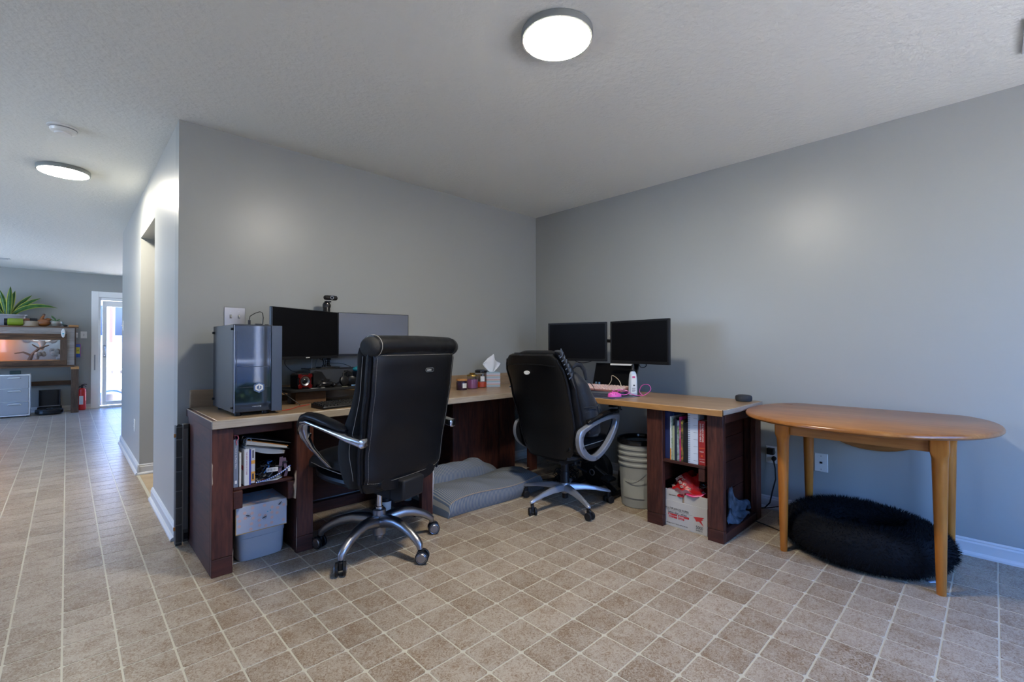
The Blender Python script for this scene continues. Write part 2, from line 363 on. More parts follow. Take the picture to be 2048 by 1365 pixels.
# baseboards
def bbpoly(): return [(0, 0), (.030, 0), (.029, .010), (.022, .018), (.014, .021), (.014, .066), (.009, .074), (.010, .080), (.004, .088), (0, .088)]
def baseboard(name, p, q, nrm):
    p, q, nrm = Vector(p), Vector(q), Vector(nrm); pl = bbpoly()
    m = MB().rings([[p + nrm*a + Vector((0, 0, b)) for a, b in pl], [q + nrm*a + Vector((0, 0, b)) for a, b in pl]])
    o = struct(name, m, M_white)
    return o
baseboard('baseboard_right', (XR, YF, 0), (XR, WY, 0), (-1, 0, 0))
baseboard('baseboard_back', (HX, WY, 0), (XR, WY, 0), (0, -1, 0))
baseboard('baseboard_hall_near', (HX, WY-.0, 0), (HX, 4.33, 0), (-1, 0, 0))
baseboard('baseboard_hall_far', (HX, 5.22, 0), (HX, 7.12, 0), (-1, 0, 0))
baseboard('baseboard_side_hall', (HX-.014, 5.24, 0), (2.3, 5.24, 0), (0, -1, 0))
baseboard('baseboard_far', (XL, YB, 0), (.32, YB, 0), (0, -1, 0))
baseboard('baseboard_left', (XL, YF, 0), (XL, YB, 0), (1, 0, 0))
M_doorw = mat('backlight_lifted_white', (.86, .87, .86), .3)  # trim white raised to offset the backlit shade on the door
# far sliding door
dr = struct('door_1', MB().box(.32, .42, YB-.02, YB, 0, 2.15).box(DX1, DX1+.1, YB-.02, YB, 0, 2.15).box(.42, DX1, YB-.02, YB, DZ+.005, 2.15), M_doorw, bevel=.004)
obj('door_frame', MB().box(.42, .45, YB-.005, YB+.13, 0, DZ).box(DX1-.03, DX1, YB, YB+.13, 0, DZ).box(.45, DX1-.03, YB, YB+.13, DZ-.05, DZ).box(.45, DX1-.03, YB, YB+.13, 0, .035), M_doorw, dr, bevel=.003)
for (a, b, y) in ((.475, 1.42, YB+.03), (1.36, DX1-.03, YB+.08)):
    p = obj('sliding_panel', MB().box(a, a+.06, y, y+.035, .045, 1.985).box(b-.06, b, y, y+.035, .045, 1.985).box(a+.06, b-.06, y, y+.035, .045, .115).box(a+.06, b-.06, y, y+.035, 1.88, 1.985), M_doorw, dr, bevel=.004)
    obj('pane', MB().box(a+.06, b-.06, y+.015, y+.019, .115, 1.88), GM, p)
h = obj('handle', MB().box(.488, .522, YB+.005, YB+.03, .93, 1.16).tube([(.505, YB+.0, .96), (.505, YB-.035, .97), (.505, YB-.035, 1.12), (.505, YB+.0, 1.13)], .009, 8), M_silverpl, dr, bevel=.003)
obj('screw_plate', MB().box(.36, .38, YB-.024, YB-.019, .7, .98), M_silverpl, dr)

# ------------------------------------------------------------------ ceiling lights and devices
M_lamp = mat('lamp_diffuser', (.9, .9, .9), .5, emit=(1, .93, .80), emits=LAMP)
M_rim = mat('lamp_rim_grey', (.20, .21, .20), .5)
def ceiling_light(x, y, label, r=.152):
    t = thing('ceiling_light', label, 'ceiling light', (x, y, H))
    obj('rim', MB().lathe([(r*.94, 0), (r, -.004), (r, -.026), (r*.985, -.031), (r*.93, -.032), (r*.925, -.029)], n=56), M_rim, t)
    obj('diffuser', MB().lathe([(r*.92, -.028), (r*.925, -.0335), (r*.6, -.034), (.001, -.034)], n=56), M_lamp, t)
ceiling_light(1.50, 1.283, 'round flush ceiling light with grey rim above the desks, nearest the camera')
ceiling_light(-.025, 4.83, 'round flush ceiling light farther off in the hallway, beyond the smoke detector')
t = thing('smoke_detector', 'small round white smoke detector on the ceiling near the hallway light', 'smoke detector', (-.024, 3.92, H))
obj('mounting_plate', MB().lathe([(.074, 0), (.074, -.008), (.070, -.010), (.001, -.010)], n=40), M_plast_w, t)
obj('body', MB().lathe([(.062, -.010), (.064, -.016), (.058, -.030), (.040, -.036), (.038, -.044), (.001, -.046)], n=40), M_plast_w, t)
obj('sensor_slots', MB().lathe([(.0645, -.012), (.0655, -.0145), (.0645, -.017)], n=40, cap=False), M_grey, t)
def vent(x, y, sx, sy, label, n=9, rz=0):
    t = thing('ceiling_vent', label, 'air vent', (x, y, H), rz)
    obj('frame', MB().box(-sx, sx, -sy, -sy+.02, -.012, 0).box(-sx, sx, sy-.02, sy, -.012, 0).box(-sx, -sx+.02, -sy+.02, sy-.02, -.012, 0).box(sx-.02, sx, -sy+.02, sy-.02, -.012, 0), M_white, t, bevel=.003)
    obj('backing', MB().box(-sx+.02, sx-.02, -sy+.02, sy-.02, -.002, -.0005), M_black, t)
    for k in range(n):
        yy = -sy+.03 + (2*sy-.06)*(k+.5)/n
        obj('slat', MB().obox((0, yy, -.008), (2*sx-.04, .016, .002), (R(35), 0, 0)), M_white, t)
vent(2.97, -.185, .16, .09, 'white slatted ceiling vent at the right edge of the view', 7)
vent(-.78, 10.35, .15, .07, 'white ceiling vent far off in the back room', 5)

def wall_plate(name, label, cat, loc, rz, w=.07, h=.115, kind='outlet', group=None):
    # local frame: face looks towards -y, origin at the plate centre on the wall
    t = thing(name, label, cat, loc, rz, group)
    obj('plate', MB().box(-w/2, w/2, -.006, 0, -h/2, h/2), M_plast_w, t, bevel=.003)
    if kind == 'outlet':
        for z in (-.02, .02):
            obj('socket', MB().lathe([(.016, 0), (.016, .002), (.001, .002)], n=20), M_plast_w, t, loc=(0, -.006, z), rot=(R(90), 0, 0))
            obj('slots', MB().box(-.006, -.004, -.0084, -.0078, z-.003, z+.006).box(.004, .006, -.0084, -.0078, z-.003, z+.006).cyl((0, -.0078, z-.008), (0, -.0084, z-.008), .002, n=8), M_black, t)
    if kind.startswith('switch'):
        xs = (0,) if kind == 'switch1' else (-.023, .023)
        for x in xs:
            obj('slot', MB().box(x-.006, x+.006, -.0068, -.0058, -.013, .013), M_grey, t)
            obj('toggle', MB().obox((x, -.010, .003), (.008, .014, .012), (R(25), 0, 0)), M_plast_w, t, bevel=.0015)
            for z in (-.033, .033): obj('screw', MB().cyl((x, -.006, z), (x, -.0072, z), .0033, n=10), M_steel, t)
    if kind == 'jack':
        obj('jack_port', MB().box(-.0075, .0075, -.0075, -.0055, -.006, .006), M_black, t)
        for z in (-.042, .042): obj('screw', MB().cyl((0, -.006, z), (0, -.0072, z), .003, n=10), M_grey, t)
    return t
wall_plate('light_switch', 'brushed double light switch plate above the glass-fronted computer tower', 'light switch', (.76, WY, 1.315), 0, .118, .118, 'switch2').children[0].data.materials[0] = mat('brushed_plate', (.40, .40, .40), .3, metal=.6)
wall_plate('light_switch', 'small white light switch on the far wall left of the glass door', 'light switch', (.22, YB, 1.345), 0, .085, .125, 'switch1')
wall_plate('light_switch', 'white light switch on the glossy hallway wall beyond the doorway', 'light switch', (HX, 6.95, 1.37), R(-90), .07, .115, 'switch1')
wall_plate('wall_outlet', 'white outlet low on the hallway wall beyond the doorway', 'outlet', (HX, 5.63, .385), R(-90), .07, .115, 'outlet')
wall_plate('phone_jack', 'white phone jack plate on the wall under the oval table', 'phone jack', (XR, .785, .372), R(-90), .075, .118, 'jack')
# outlet beside the oval table
ot = wall_plate('wall_outlet', 'white double outlet with two black plugs between bookcase desk end and oval table', 'outlet', (XR, 1.055, .375), R(-90), .115, .118, 'outlet')
t = tag(obj('power_adapter', MB().box(-.022, .022, -.045, -.009, -.022, .022), M_black, None, bevel=.004, loc=(XR, 1.075, .402), rot=(0, 0, R(-90))), 'square black power adapter in the upper socket by the oval table', 'power adapter')
pc_ = thing('plugged_cable', 'black power cord plugged into the lower socket by the oval table, trailing to the floor', 'power cord')
obj('plug', MB().tube([(XR-.0085, 1.06, .352), (XR-.025, 1.058, .351), (XR-.045, 1.052, .343)], [.016, .014, .007], 12), M_black, pc_)
obj('cable', MB().tube([(XR-.045, 1.052, .343), (XR-.07, 1.035, .30), (XR-.08, 1.03, .23), (XR-.075, 1.05, .15), (XR-.07, 1.07, .06), (XR-.08, 1.10, .02), (XR-.12, 1.18, .008), (XR-.15, 1.35, .006)], .0048, 8), M_black, pc_)
tag(obj('thin_cable', MB().tube([(XR-.16, 1.30, .004), (XR-.13, 1.15, .012), (XR-.06, 1.0, .05), (XR-.05, .93, .05), (XR-.09, .86, .006), (XR-.12, .8, .004)], .003, 6), M_black), 'thin black cord running along the baseboard behind the oval table leg', 'power cord')
tag(obj('thin_cable', MB().tube([(XR-.30, 1.2, .004), (XR-.35, 1.02, .004), (XR-.40, .9, .004), (XR-.36, .82, .004)], .003, 6), M_black), 'thin black cord lying on the floor between bookcase desk end and oval table', 'power cord')

# ------------------------------------------------------------------ worktops
CT = .766
t = thing('laminate_countertop', 'tan laminate countertop with backsplash along the long grey wall', 'countertop', (0, 0, 0))
obj('slab', MB().box(.528, 3.48, 2.632, 3.285, CT-.040, CT), M_lam, t, bevel=.004)
obj('front_edge', MB().box(.508, 2.655, 2.618, 2.632, CT-.042, CT-.0005), M_edge, t, bevel=.004)
obj('end_edge', MB().prism([(2.618, CT-.046), (3.29, CT-.046), (3.29, CT-.001), (2.632, CT-.001)], .508, .527, 'x'), M_darkwoodY, t, bevel=.002, label='dark worn end strip with a pale chipped rim')
obj('chipped_rim', MB().tube([(.5085+.0, 2.622, CT-.003), (.5085, 2.9, CT-.004), (.509, 3.28, CT-.003)], [.004, .0025, .003], 6), M_edge, t)
obj('backsplash', MB().box(.525, 3.48, 3.286, 3.308, CT-.04, .870), M_lam, t, bevel=.006)
t = thing('laminate_countertop', 'tan countertop with bare honey wood edge, the shorter arm along the right wall', 'countertop')
obj('slab', MB().prism([(2.662, 2.617), (2.655, 1.062), (2.90, 1.055), (3.05, 1.060), (3.262, 1.058), (3.285, 1.085), (3.288, 2.617)], CT-.030, CT, 'z'), M_lamY, t, bevel=.003)
obj('wood_edge', MB().prism([(2.646, 2.616), (2.654, 2.616), (2.652, 1.062), (2.640, 1.056)], CT-.036, CT-.002, 'z'), M_edgewood, t, bevel=.002)
obj('end_edge', MB().prism([(2.644, 1.0525), (2.90, 1.045), (3.05, 1.050), (3.26, 1.050), (3.26, 1.056), (3.05, 1.0585), (2.9, 1.0535), (2.66, 1.0605)], CT-.028, CT-.001, 'z'), M_edge, t)

# ------------------------------------------------------------------ left bookcase pedestal
TOPZ = CT-.0465
t = thing('desk_pedestal', 'dark stained pine bookcase pedestal under the left end of the long countertop', 'desk pedestal', (0, 0, 0))
P1 = t
for x0, x1 in ((.512, .604), (.907, .997)):
    p = obj('front_post', MB().box(x0, x1, 2.640, 2.674, .088, TOPZ), M_darkwood, t, bevel=.003)
    obj('post_foot', MB().box(x0, x1, 2.641, 2.674, 0, .0865), M_darkwoodX, p, bevel=.003)
obj('side_panel', MB().box(.512, .530, 2.675, 3.25, 0, TOPZ), M_darkwoodY, t, bevel=.002)
obj('side_panel', MB().box(.914, .932, 2.675, 3.25, 0, TOPZ), M_darkwoodY, t, bevel=.002)
obj('back_panel', MB().box(.531, .913, 3.232, 3.25, 0, TOPZ), M_darkwoodX, t)
obj('top_rail', MB().box(.605, .906, 2.70, 2.735, .672, TOPZ), M_darkwoodX, t, bevel=.003)
obj('shelf', MB().box(.612, .910, 2.672, 3.225, .397, .412), M_darkwoodX, t, bevel=.002)
obj('shelf_support', MB().box(.606, .650, 2.652, 3.2, .307, .3965), M_darkwoodY, t, bevel=.004)
sprt = obj('shelf_support', MB().box(.866, .9065, 2.650, 3.2, .303, .3965), M_darkwoodY, t, bevel=.004)
obj('splintered_edge', MB().prism([(.893, .305), (.903, .300), (.906, .36), (.9065, .452), (.898, .43), (.900, .40), (.892, .375), (.897, .34)], 2.6385, 2.6505, 'y'), M_rawwood, sprt, label='pale splintered wood where the edge broke off')
obj('chipped_paint', MB().prism([(.512, .56), (.516, .55), (.5145, .50), (.517, .46), (.513, .45)], 2.6385, 2.6403, 'y').prism([(.602, .10), (.605, .12), (.604, .05), (.601, .03)], 2.6385, 2.6405, 'y').prism([(.907, .16), (.909, .2), (.9085, .05), (.906, .02)], 2.6385, 2.6405, 'y'), M_rawwood, t)

# kneehole back board and mid support
t = thing('modesty_panel', 'dark wooden back board behind the high-backed chair, under the long countertop', 'back panel')
obj('board', MB().box(.935, 1.66, 3.235, 3.25, .075, TOPZ), M_darkwoodX, t)
obj('bottom_rail', MB().box(.935, 1.66, 3.19, 3.228, 0, .07), M_darkwoodX, t, bevel=.003)
obj('top_rail', MB().box(1.0, 1.66, 3.19, 3.228, TOPZ-.09, TOPZ), M_darkwoodX, t, bevel=.003)
t = thing('desk_support', 'dark stained pine support frame behind the high-backed chair, beside the striped cushion', 'desk support')
obj('front_post', MB().box(1.690, 1.776, 2.618, 2.655, .0, TOPZ), M_darkwood, t, bevel=.003)
obj('back_post', MB().box(1.690, 1.776, 3.20, 3.25, .0, TOPZ), M_darkwood, t, bevel=.003)
obj('bottom_rail', MB().box(1.662, 1.689, 2.66, 3.25, .0, .05), M_darkwoodY, t, bevel=.002)
obj('bottom_shelf', MB().box(1.690, 1.776, 2.656, 3.199, .035, .05), M_darkwoodY, t, bevel=.002)
obj('side_board', MB().box(1.76, 1.776, 2.656, 3.199, .40, TOPZ), M_darkwoodY, t, bevel=.002)
tag(obj('white_board', MB().obox((1.792, 2.80, .19), (.006, .32, .375), (0, R(2), 0)), M_white, None), 'thin white board standing between the desk support and the striped cushion', 'board')
t = thing('plastic_canister', 'small white canister with black lid on the floor under the long countertop', 'canister', (1.555, 2.85, 0))
obj('body', MB().lathe([(.030, 0), (.033, .004), (.038, .085), (.038, .09)], n=28), M_plast_w, t)
obj('lid', MB().lathe([(.040, .090), (.041, .10), (.039, .112), (.030, .114), (.028, .108), (.001, .108)], n=28), M_black, t)
t = thing('upright_divider', 'narrow white upright panel standing behind the small canister', 'panel', (1.62, 2.98, 0))
obj('panel', MB().prism([(-.07, 0), (.03, 0), (.045, .22), (-.05, .22)], -.004, .004, 'y'), M_plast_w, t, bevel=.002)
t = thing('squeeze_bottle', 'pale blue curved bottle standing inside the middle desk support', 'bottle', (1.732, 2.86, .051))
obj('body', MB().tube([(0, 0, 0), (-.002, 0, .03), (.012, 0, .06), (.016, 0, .13)], [.026, .027, .018, .013], 14), mat('pale_blue_plastic', (.40, .52, .62), .4), t)
obj('cap', MB().cyl((.016, 0, .131), (.016, 0, .16), .011, n=12), M_plast_w, t)

# corner pedestal
t = thing('desk_pedestal', 'dark stained corner pedestal under the countertop behind the striped cushion', 'desk pedestal')
obj('side_panel', MB().box(2.225, 2.285, 3.0, 3.035, 0, TOPZ), M_darkwood, t, bevel=.003)
obj('front_panel', MB().box(2.286, 2.73, 3.02, 3.036, 0, TOPZ), M_darkwood, t)
obj('front_post', MB().box(2.731, 2.915, 3.0, 3.036, .0, TOPZ), M_darkwood, t, bevel=.003)
obj('side_panel', MB().box(2.225, 2.243, 3.037, 3.27, 0, TOPZ), M_darkwoodY, t)
obj('front_post', MB().box(3.02, 3.12, 2.92, 2.955, 0, CT-.0425), M_darkwood, t, bevel=.003)
obj('top_rail', MB().box(3.02, 3.12, 2.956, 3.27, .60, TOPZ), M_darkwoodY, t)
t = thing('modesty_panel', 'dark wooden back board between the desk support and the corner pedestal', 'back panel')
obj('board', MB().box(1.79, 2.22, 3.255, 3.27, .0, TOPZ), M_darkwoodX, t)

# ------------------------------------------------------------------ right bookcase pedestal
TZ2 = CT-.037
t = thing('desk_pedestal', 'dark pine bookcase pedestal with open side, under the countertop end by the oval table', 'desk pedestal')
for y0, y1 in ((1.446, 1.554), (1.073, 1.166)):
    p = obj('front_post', MB().box(2.690, 2.728, y0, y1, .072, TZ2), M_darkwood, t, bevel=.003)
    obj('post_foot', MB().box(2.691, 2.728, y0, y1, 0, .0705), M_darkwoodY, p, bevel=.003)
obj('side_rail', MB().box(2.729, 3.30, 1.073, 1.105, TZ2-.048, TZ2), M_darkwoodX, t, bevel=.003, label='top rail of the open side')
obj('side_rail', MB().box(2.729, 3.21, 1.073, 1.105, 0, .052), M_darkwoodX, t, bevel=.003, label='bottom rail of the open side')
obj('back_post', MB().box(3.211, 3.30, 1.073, 1.108, 0, TZ2-.049), M_darkwood, t, bevel=.003)
obj('back_post', MB().box(3.262, 3.30, 1.109, 1.166, 0, TZ2), M_darkwood, t, bevel=.003)
zs = [.056, .225, .40, .555, TZ2]
for k in range(4): obj('side_plank', MB().box(2.729, 3.26, 1.168, 1.182, zs[k]+.0015, zs[k+1]-.0015), M_darkwoodX, t, bevel=.002)
obj('side_panel', MB().box(2.729, 3.28, 1.500, 1.518, .0, TZ2), M_darkwoodX, t)
obj('bottom_shelf', MB().box(2.729, 3.26, 1.106, 1.167, .032, .05), M_darkwoodX, t)
obj('back_panel', MB().box(3.281, 3.296, 1.167, 1.54, .0, TZ2), M_darkwoodY, t)
obj('shelf', MB().box(2.70, 3.25, 1.183, 1.499, .404, .420), M_darkwoodY, t, bevel=.002)
obj('shelf_support', MB().box(2.700, 3.2, 1.456, 1.499, .275, .4035), M_darkwoodX, t, bevel=.003)
obj('shelf_support', MB().box(2.706, 3.2, 1.187, 1.226, .325, .4035), M_darkwoodX, t, bevel=.003)

# ------------------------------------------------------------------ books (left shelf, facing -y)
FX = (R(90), 0, 0)
def eul(X, Y):
    X, Y = Vector(X), Vector(Y); Z = X.cross(Y); return Matrix((X, Y, Z)).transposed().to_euler()
SPY = eul((0, 0, -1), (1, 0, 0)); SPX = eul((0, 0, -1), (0, -1, 0)); FNX = eul((0, -1, 0), (0, 0, 1))
SPYup = eul((0, 0, 1), (-1, 0, 0))
M_ink = mat('dark_ink', (.03, .03, .035), .6); M_inkw = mat('white_ink', (.72, .72, .70), .6); M_inkr = mat('red_ink', (.50, .03, .03), .5)
def book_y(label, x0, x1, z0, h, dep, cols, group=None, cover=.0018):
    # spine towards -y, pages behind
    t = thing('book', label, 'book', (x0, 2.672, z0), 0, group); wd = x1 - x0
    obj('pages', MB().box(cover, wd-cover, .004, dep-.004, .003, h-.003), M_paper, t)
    obj('cover', MB().box(0, wd, 0, cover*1.3, 0, h).box(0, cover, cover*1.3, dep, 0, h).box(wd-cover, wd, cover*1.3, dep, 0, h), cols, t, bevel=.0006)
    return t
SH = .4125
m_gb = mat('grey_blue_cover', (.18, .20, .25), .5)
t = book_y('thin grey-blue book with white lettering, leftmost on the left desk shelf', .612, .634, SH, .243, .19, m_gb)
text('Heartland of the Plains Wars', .011, M_inkw, t, (.0075, -.0003, .225), SPY)
obj('emblem', MB().box(.006, .016, -.0004, 0, .018, .034), M_inkw, t)
tag(obj('ribbon', MB().tube([(.621, 2.69, SH+.24), (.618, 2.673, SH+.265), (.628, 2.66, SH+.262), (.632, 2.662, SH+.248), (.622, 2.668, SH+.235), (.626, 2.666, SH+.215)], .0025, 6), mat('pink_ribbon', (.5, .12, .16), .6)), 'pink ribbon curled over the grey-blue book on the left shelf', 'ribbon')
book_y('thin white notebook beside the grey-blue book on the left shelf', .638, .647, SH, .172, .15, mat('cream_cover', (.60, .57, .50), .5))
t = book_y('thick white book with red band on its cover, upright on the left shelf', .661, .683, SH, .186, .17, mat('white_cover', (.60, .60, .60), .45))
text('THE GREAT BOOK OF STORIES', .0085, mat('maroon_ink', (.30, .05, .08), .5), t, (.008, -.0003, .172), SPY)
obj('red_band', MB().box(-.0004, 0, .02, .15, .075, .098), M_inkr, t)
book_y('thin royal blue book between the white and the orange book on the left shelf', .6835, .6915, SH, .18, .16, mat('royal_blue_cover', (.04, .05, .30), .45))
t = book_y('white book with orange patterned spine beside the cable clutter on the left shelf', .692, .711, SH+.006, .178, .15, mat('pale_cover', (.45, .45, .47), .45))
obj('orange_block', MB().box(.0005, .0185, -.0005, 0, .012, .06).box(.0005, .0185, -.0005, 0, .10, .118), mat('orange_ink', (.60, .28, .04), .5), t)
obj('lettering', MB().box(.005, .013, -.0008, -.0004, .02, .05).box(.006, .012, -.0008, 0, .13, .17), M_ink, t)
# ring binder, open, leaning over the books
t = thing('ring_binder', 'open black ring binder with white pages tilted across the top of the left shelf', 'binder', (.676, 2.685, .655), 0, rot=(0, R(15), 0))
m_bind = mat('binder_vinyl', (.035, .045, .055), .3)
obj('cover', MB().box(.0, .225, 0, .24, -.002, .002), m_bind, t, bevel=.001)
obj('cover', MB().obox((.112, .12, -.036), (.225, .24, .003), (0, R(-3), 0)), m_bind, t, bevel=.001)
obj('spine_edge', MB().tube([(.004, 0, 0), (-.012, 0, -.010), (-.008, 0, -.028)], .003, 8), m_bind, t)
for k, y in enumerate((.004, .09, .18)): obj('ring', MB().tube([(.014 + .012*math.cos(a), y+.003, -.018 + .016*math.sin(a)) for a in [2*PI*q/12 for q in range(12)]], .0016, 6, closed=True), M_chrome, t)
pg = MB()
for k in range(9): pg.obox((.108+random.uniform(-.004, .004), .12, -.031+k*.0016), (.205, .236, .0009), (0, R(-2+.3*k), 0))
obj('pages', pg, M_paper, t)
obj('divider', MB().obox((.11, .12, -.0150), (.212, .238, .0012), (0, R(.6), 0)), mat('orange_divider', (.60, .25, .05), .6), t)
pg = MB()
for k in range(5): pg.grid(lambda u, v, k=k: (.005+.2*u, .002+.236*v, -.040-.0035*k-.012*math.sin(PI*u)*(.4+.18*k)-.004*u), 12, 1)
o = obj('loose_pages', pg, M_paper, t); o.modifiers.new('s', 'SOLIDIFY').thickness = .0007
# clutter
t = thing('cable_bundle', 'tangle of black and blue cables piled on the left shelf under the binder', 'cables')
def tangle(cx, cy, cz, rx, ry, rz_, n, seed, rad=.003, pts=26):
    rnd = random.Random(seed); m = MB()
    for k in range(n):
        p = []; a = rnd.uniform(0, 6.28); 
        for i in range(pts):
            a += rnd.uniform(.25, .7); q = rnd.uniform(.45, 1)
            p.append((cx + rx*q*math.cos(a), cy + ry*q*math.sin(a), max(cz + rz_*(.5 + .5*math.sin(a*1.3+k)), cz+rad*.3)))
        m.tube(p, rad, 6)
    return m
obj('black_cable', tangle(.79, 2.77, SH+.006, .065, .085, .075, 5, 3), M_black, t)
obj('blue_cable', tangle(.77, 2.745, SH+.02, .045, .05, .07, 1, 5, .0035, 10), mat('blue_cable', (.05, .16, .45), .4), t)
obj('grey_cable', tangle(.80, 2.75, SH+.008, .06, .06, .05, 1, 9, .003, 14), M_grey, t)
bc = MB(); bw = MB()
pp = [(.715+.17*u, 2.672-.004*math.sin(PI*u), SH+.006+.06*u*u) for u in [k/34 for k in range(35)]]
for k in range(34): (bc if k % 2 else bw).tube([pp[k], pp[k+1]], .004, 8)
t = thing('braided_cord', 'blue and white braided cord curving along the front of the left shelf', 'cord')
obj('blue_braid', bc, mat('blue_braid', (.03, .10, .45), .5), t); obj('white_braid', bw, M_inkw, t)
t = thing('magazine', 'white and red leaflet lying flat at the front of the left shelf', 'leaflet', (.73, 2.678, SH))
obj('sheets', MB().prism([(0, .008), (.04, 0), (.09, -.004), (.125, .03), (.12, .12), (.01, .12)], 0, .0055, 'z'), M_paper, t)
obj('red_panel', MB().prism([(.01, .010), (.04, .003), (.055, .03), (.02, .04)], .0056, .0062, 'z'), M_inkr, t)
t = thing('barcode_card', 'small white label card on top of the cable tangle, left shelf', 'card', (.795, 2.676, SH+.058), 0, rot=(R(-8), R(4), R(4)))
obj('card', MB().box(-.029, .029, 0, .0012, -.011, .011), M_paper, t)
lb = MB()
for k in range(14): lb.box(-.024+k*.0034, -.024+k*.0034+random.choice((.0009, .0018)), -.0003, 0, -.006, .006)
obj('bars', lb, M_ink, t)
t = thing('webbing_strap', 'dusty purple webbing strap with buckle hanging at the right of the left shelf', 'strap')
m_pw = mat('purple_webbing', (.11, .07, .11), .8)
obj('strap', MB().rings([[(x-.009, y, z), (x+.009, y, z), (x+.009, y+.002, z), (x-.009, y+.002, z)] for x, y, z in [(.845, 2.69, SH+.115), (.840, 2.683, SH+.08), (.834, 2.68, SH+.05), (.838, 2.685, SH+.02)]]), m_pw, t)
obj('strap', MB().rings([[(x-.008, y, z), (x+.008, y, z), (x+.008, y+.002, z), (x-.008, y+.002, z)] for x, y, z in [(.860, 2.69, SH+.108), (.862, 2.683, SH+.07), (.870, 2.678, SH+.04), (.862, 2.68, SH+.01)]]), m_pw, t)
obj('buckle', MB().box(.848, .872, 2.678, 2.684, SH+.082, SH+.092).box(.828, .850, 2.676, 2.681, SH+.062, SH+.069), M_black, t, bevel=.001)
obj('small_tag', MB().box(.873, .885, 2.672, 2.674, SH+.035, SH+.055), M_paper, t)
# bee box
t = thing('keepsake_box', 'white box printed with pink honeycomb dots and bees, under the left shelf', 'box', (.626, 2.685, .1625))
m_bbox = mat('box_white', (.43, .44, .48), .5); m_pd = mat('pink_print', (.62, .40, .33), .55); m_gold = mat('gold_edge', (.50, .30, .10), .4)
obj('body', MB().box(0, .245, 0, .24, 0, .139), m_bbox, t, bevel=.001)
obj('gold_edge', MB().box(0, .245, -.0012, .0, .0, .004).box(-.001, .002, -.0012, 0, .0, .14).box(.246, .249, .004, .012, .095, .125), m_gold, t)
dm = MB(); rnd = random.Random(4)
for k in range(38):
    cx, cz = .012 + (k % 8)*.0315 + rnd.uniform(-.006, .006), .016 + (k // 8)*.027 + (k % 2)*.009
    if rnd.random() < .22 or cz > .132: continue
    dm.prism([(cx+.0088*math.cos(a), cz+.0088*math.sin(a)) for a in [PI/3*q for q in range(6)]], -.0006, 0, 'y')
for k in range(26):
    cx, cy = rnd.uniform(.02, .225), rnd.uniform(.015, .2)
    dm.prism([(cx+.009*math.cos(a), cy+.009*math.sin(a)) for a in [PI/3*q for q in range(6)]], .139, .1394, 'z')
obj('honeycomb_dots', dm, m_pd, t)['kind'] = 'stuff'
def bee(cx, cz, a):
    m = MB(); w_ = MB(); c, s_ = math.cos(a), math.sin(a)
    for k, r in enumerate((.0042, .0052, .0045, .003)):
        q = (k-1.5)*.0062; m.cyl((cx+q*c, -.0004, cz+q*s_), (cx+q*c, -.0014, cz+q*s_), r*.72, n=10)
    for sx in (-1, 1):
        for k in (-1, 0, 1): m.tube([(cx+k*.004*c, -.0008, cz+k*.004*s_), (cx+k*.007*c-sx*.011*s_, -.0008, cz+k*.007*s_+sx*.011*c)], .0005, 4)
    return m
for q in ((.058, .088, -.4), (.135, .062, .3), (.212, .118, .8)): obj('bee_print', bee(*q), M_ink, t)
obj('teal_dots', MB().cyl((.150, -.0008, .088), (.150, 0, .088), .003, n=8).cyl((.163, -.0008, .092), (.163, 0, .092), .003, n=8), mat('teal_print', (.03, .35, .38), .5), t)
# grey bin
t = thing('storage_bin', 'light blue-grey plastic bin with rounded corners on the floor under the bee box', 'storage bin', (.7625, 2.86, 0))
rs = [sup(0, 0, .112, .135, .003, 32, 5), sup(0, 0, .117, .139, .02, 32, 5), sup(0, 0, .121, .143, .118, 32, 5), sup(0, 0, .121, .143, .1205, 32, 5)]
obj('bin_body', MB().rings(rs), M_ggrey, t)
obj('lid', MB().rings([sup(0, 0, .119, .141, .122, 32, 5), sup(0, 0, .124, .146, .1225, 32, 5), sup(0, 0, .124, .146, .154, 32, 5), sup(0, 0, .118, .140, .160, 32, 5)]), M_ggrey, t)

# folded grey crate between hallway corner and desk
t = thing('folded_crate', 'folded dark grey plastic panel with ribs, leaning between wall corner and desk', 'folded plastic panel', (.447, 3.195, 0))
m_cr = mat('dark_grey_plastic', (.042, .042, .040), .55)
cv = [(0, 0), (.035, 0), (.035, .685), (.012, .69), (0, .675)]
obj('outer_frame', MB().prism([(0, .004), (.030, .004), (.030, .682), (.01, .690), (0, .678)], 0, .012, 'y').prism([(0, .004), (.006, .004), (.006, .678), (0, .678)], .012, .06, 'y'), m_cr, t, bevel=.002)
for z in (.02, .12, .215, .31, .42, .50, .60, .67): obj('rib', MB().box(.0015, .029, -.006, -.0005, z, z+.005), mat('rib_grey', (.11, .11, .11), .5) if z < .03 else bpy.data.materials['rib_grey'], t)
obj('inner_panel', MB().box(.034, .060, .002, .05, .02, .685), m_cr, t, bevel=.003)
for k in range(4): obj('groove', MB().box(.037+k*.0055, .0385+k*.0055, -.001, .0015, .09, .66), M_grey, t)
obj('recess', MB().box(.037, .058, -.001, .0015, .035, .07), M_black, t)
obj('latch', MB().box(-.009, -.0005, .004, .016, .615, .635), M_orangewood, t, bevel=.001); obj('latch', MB().box(-.009, -.0005, .004, .016, .09, .11), M_orangewood, t, bevel=.001)

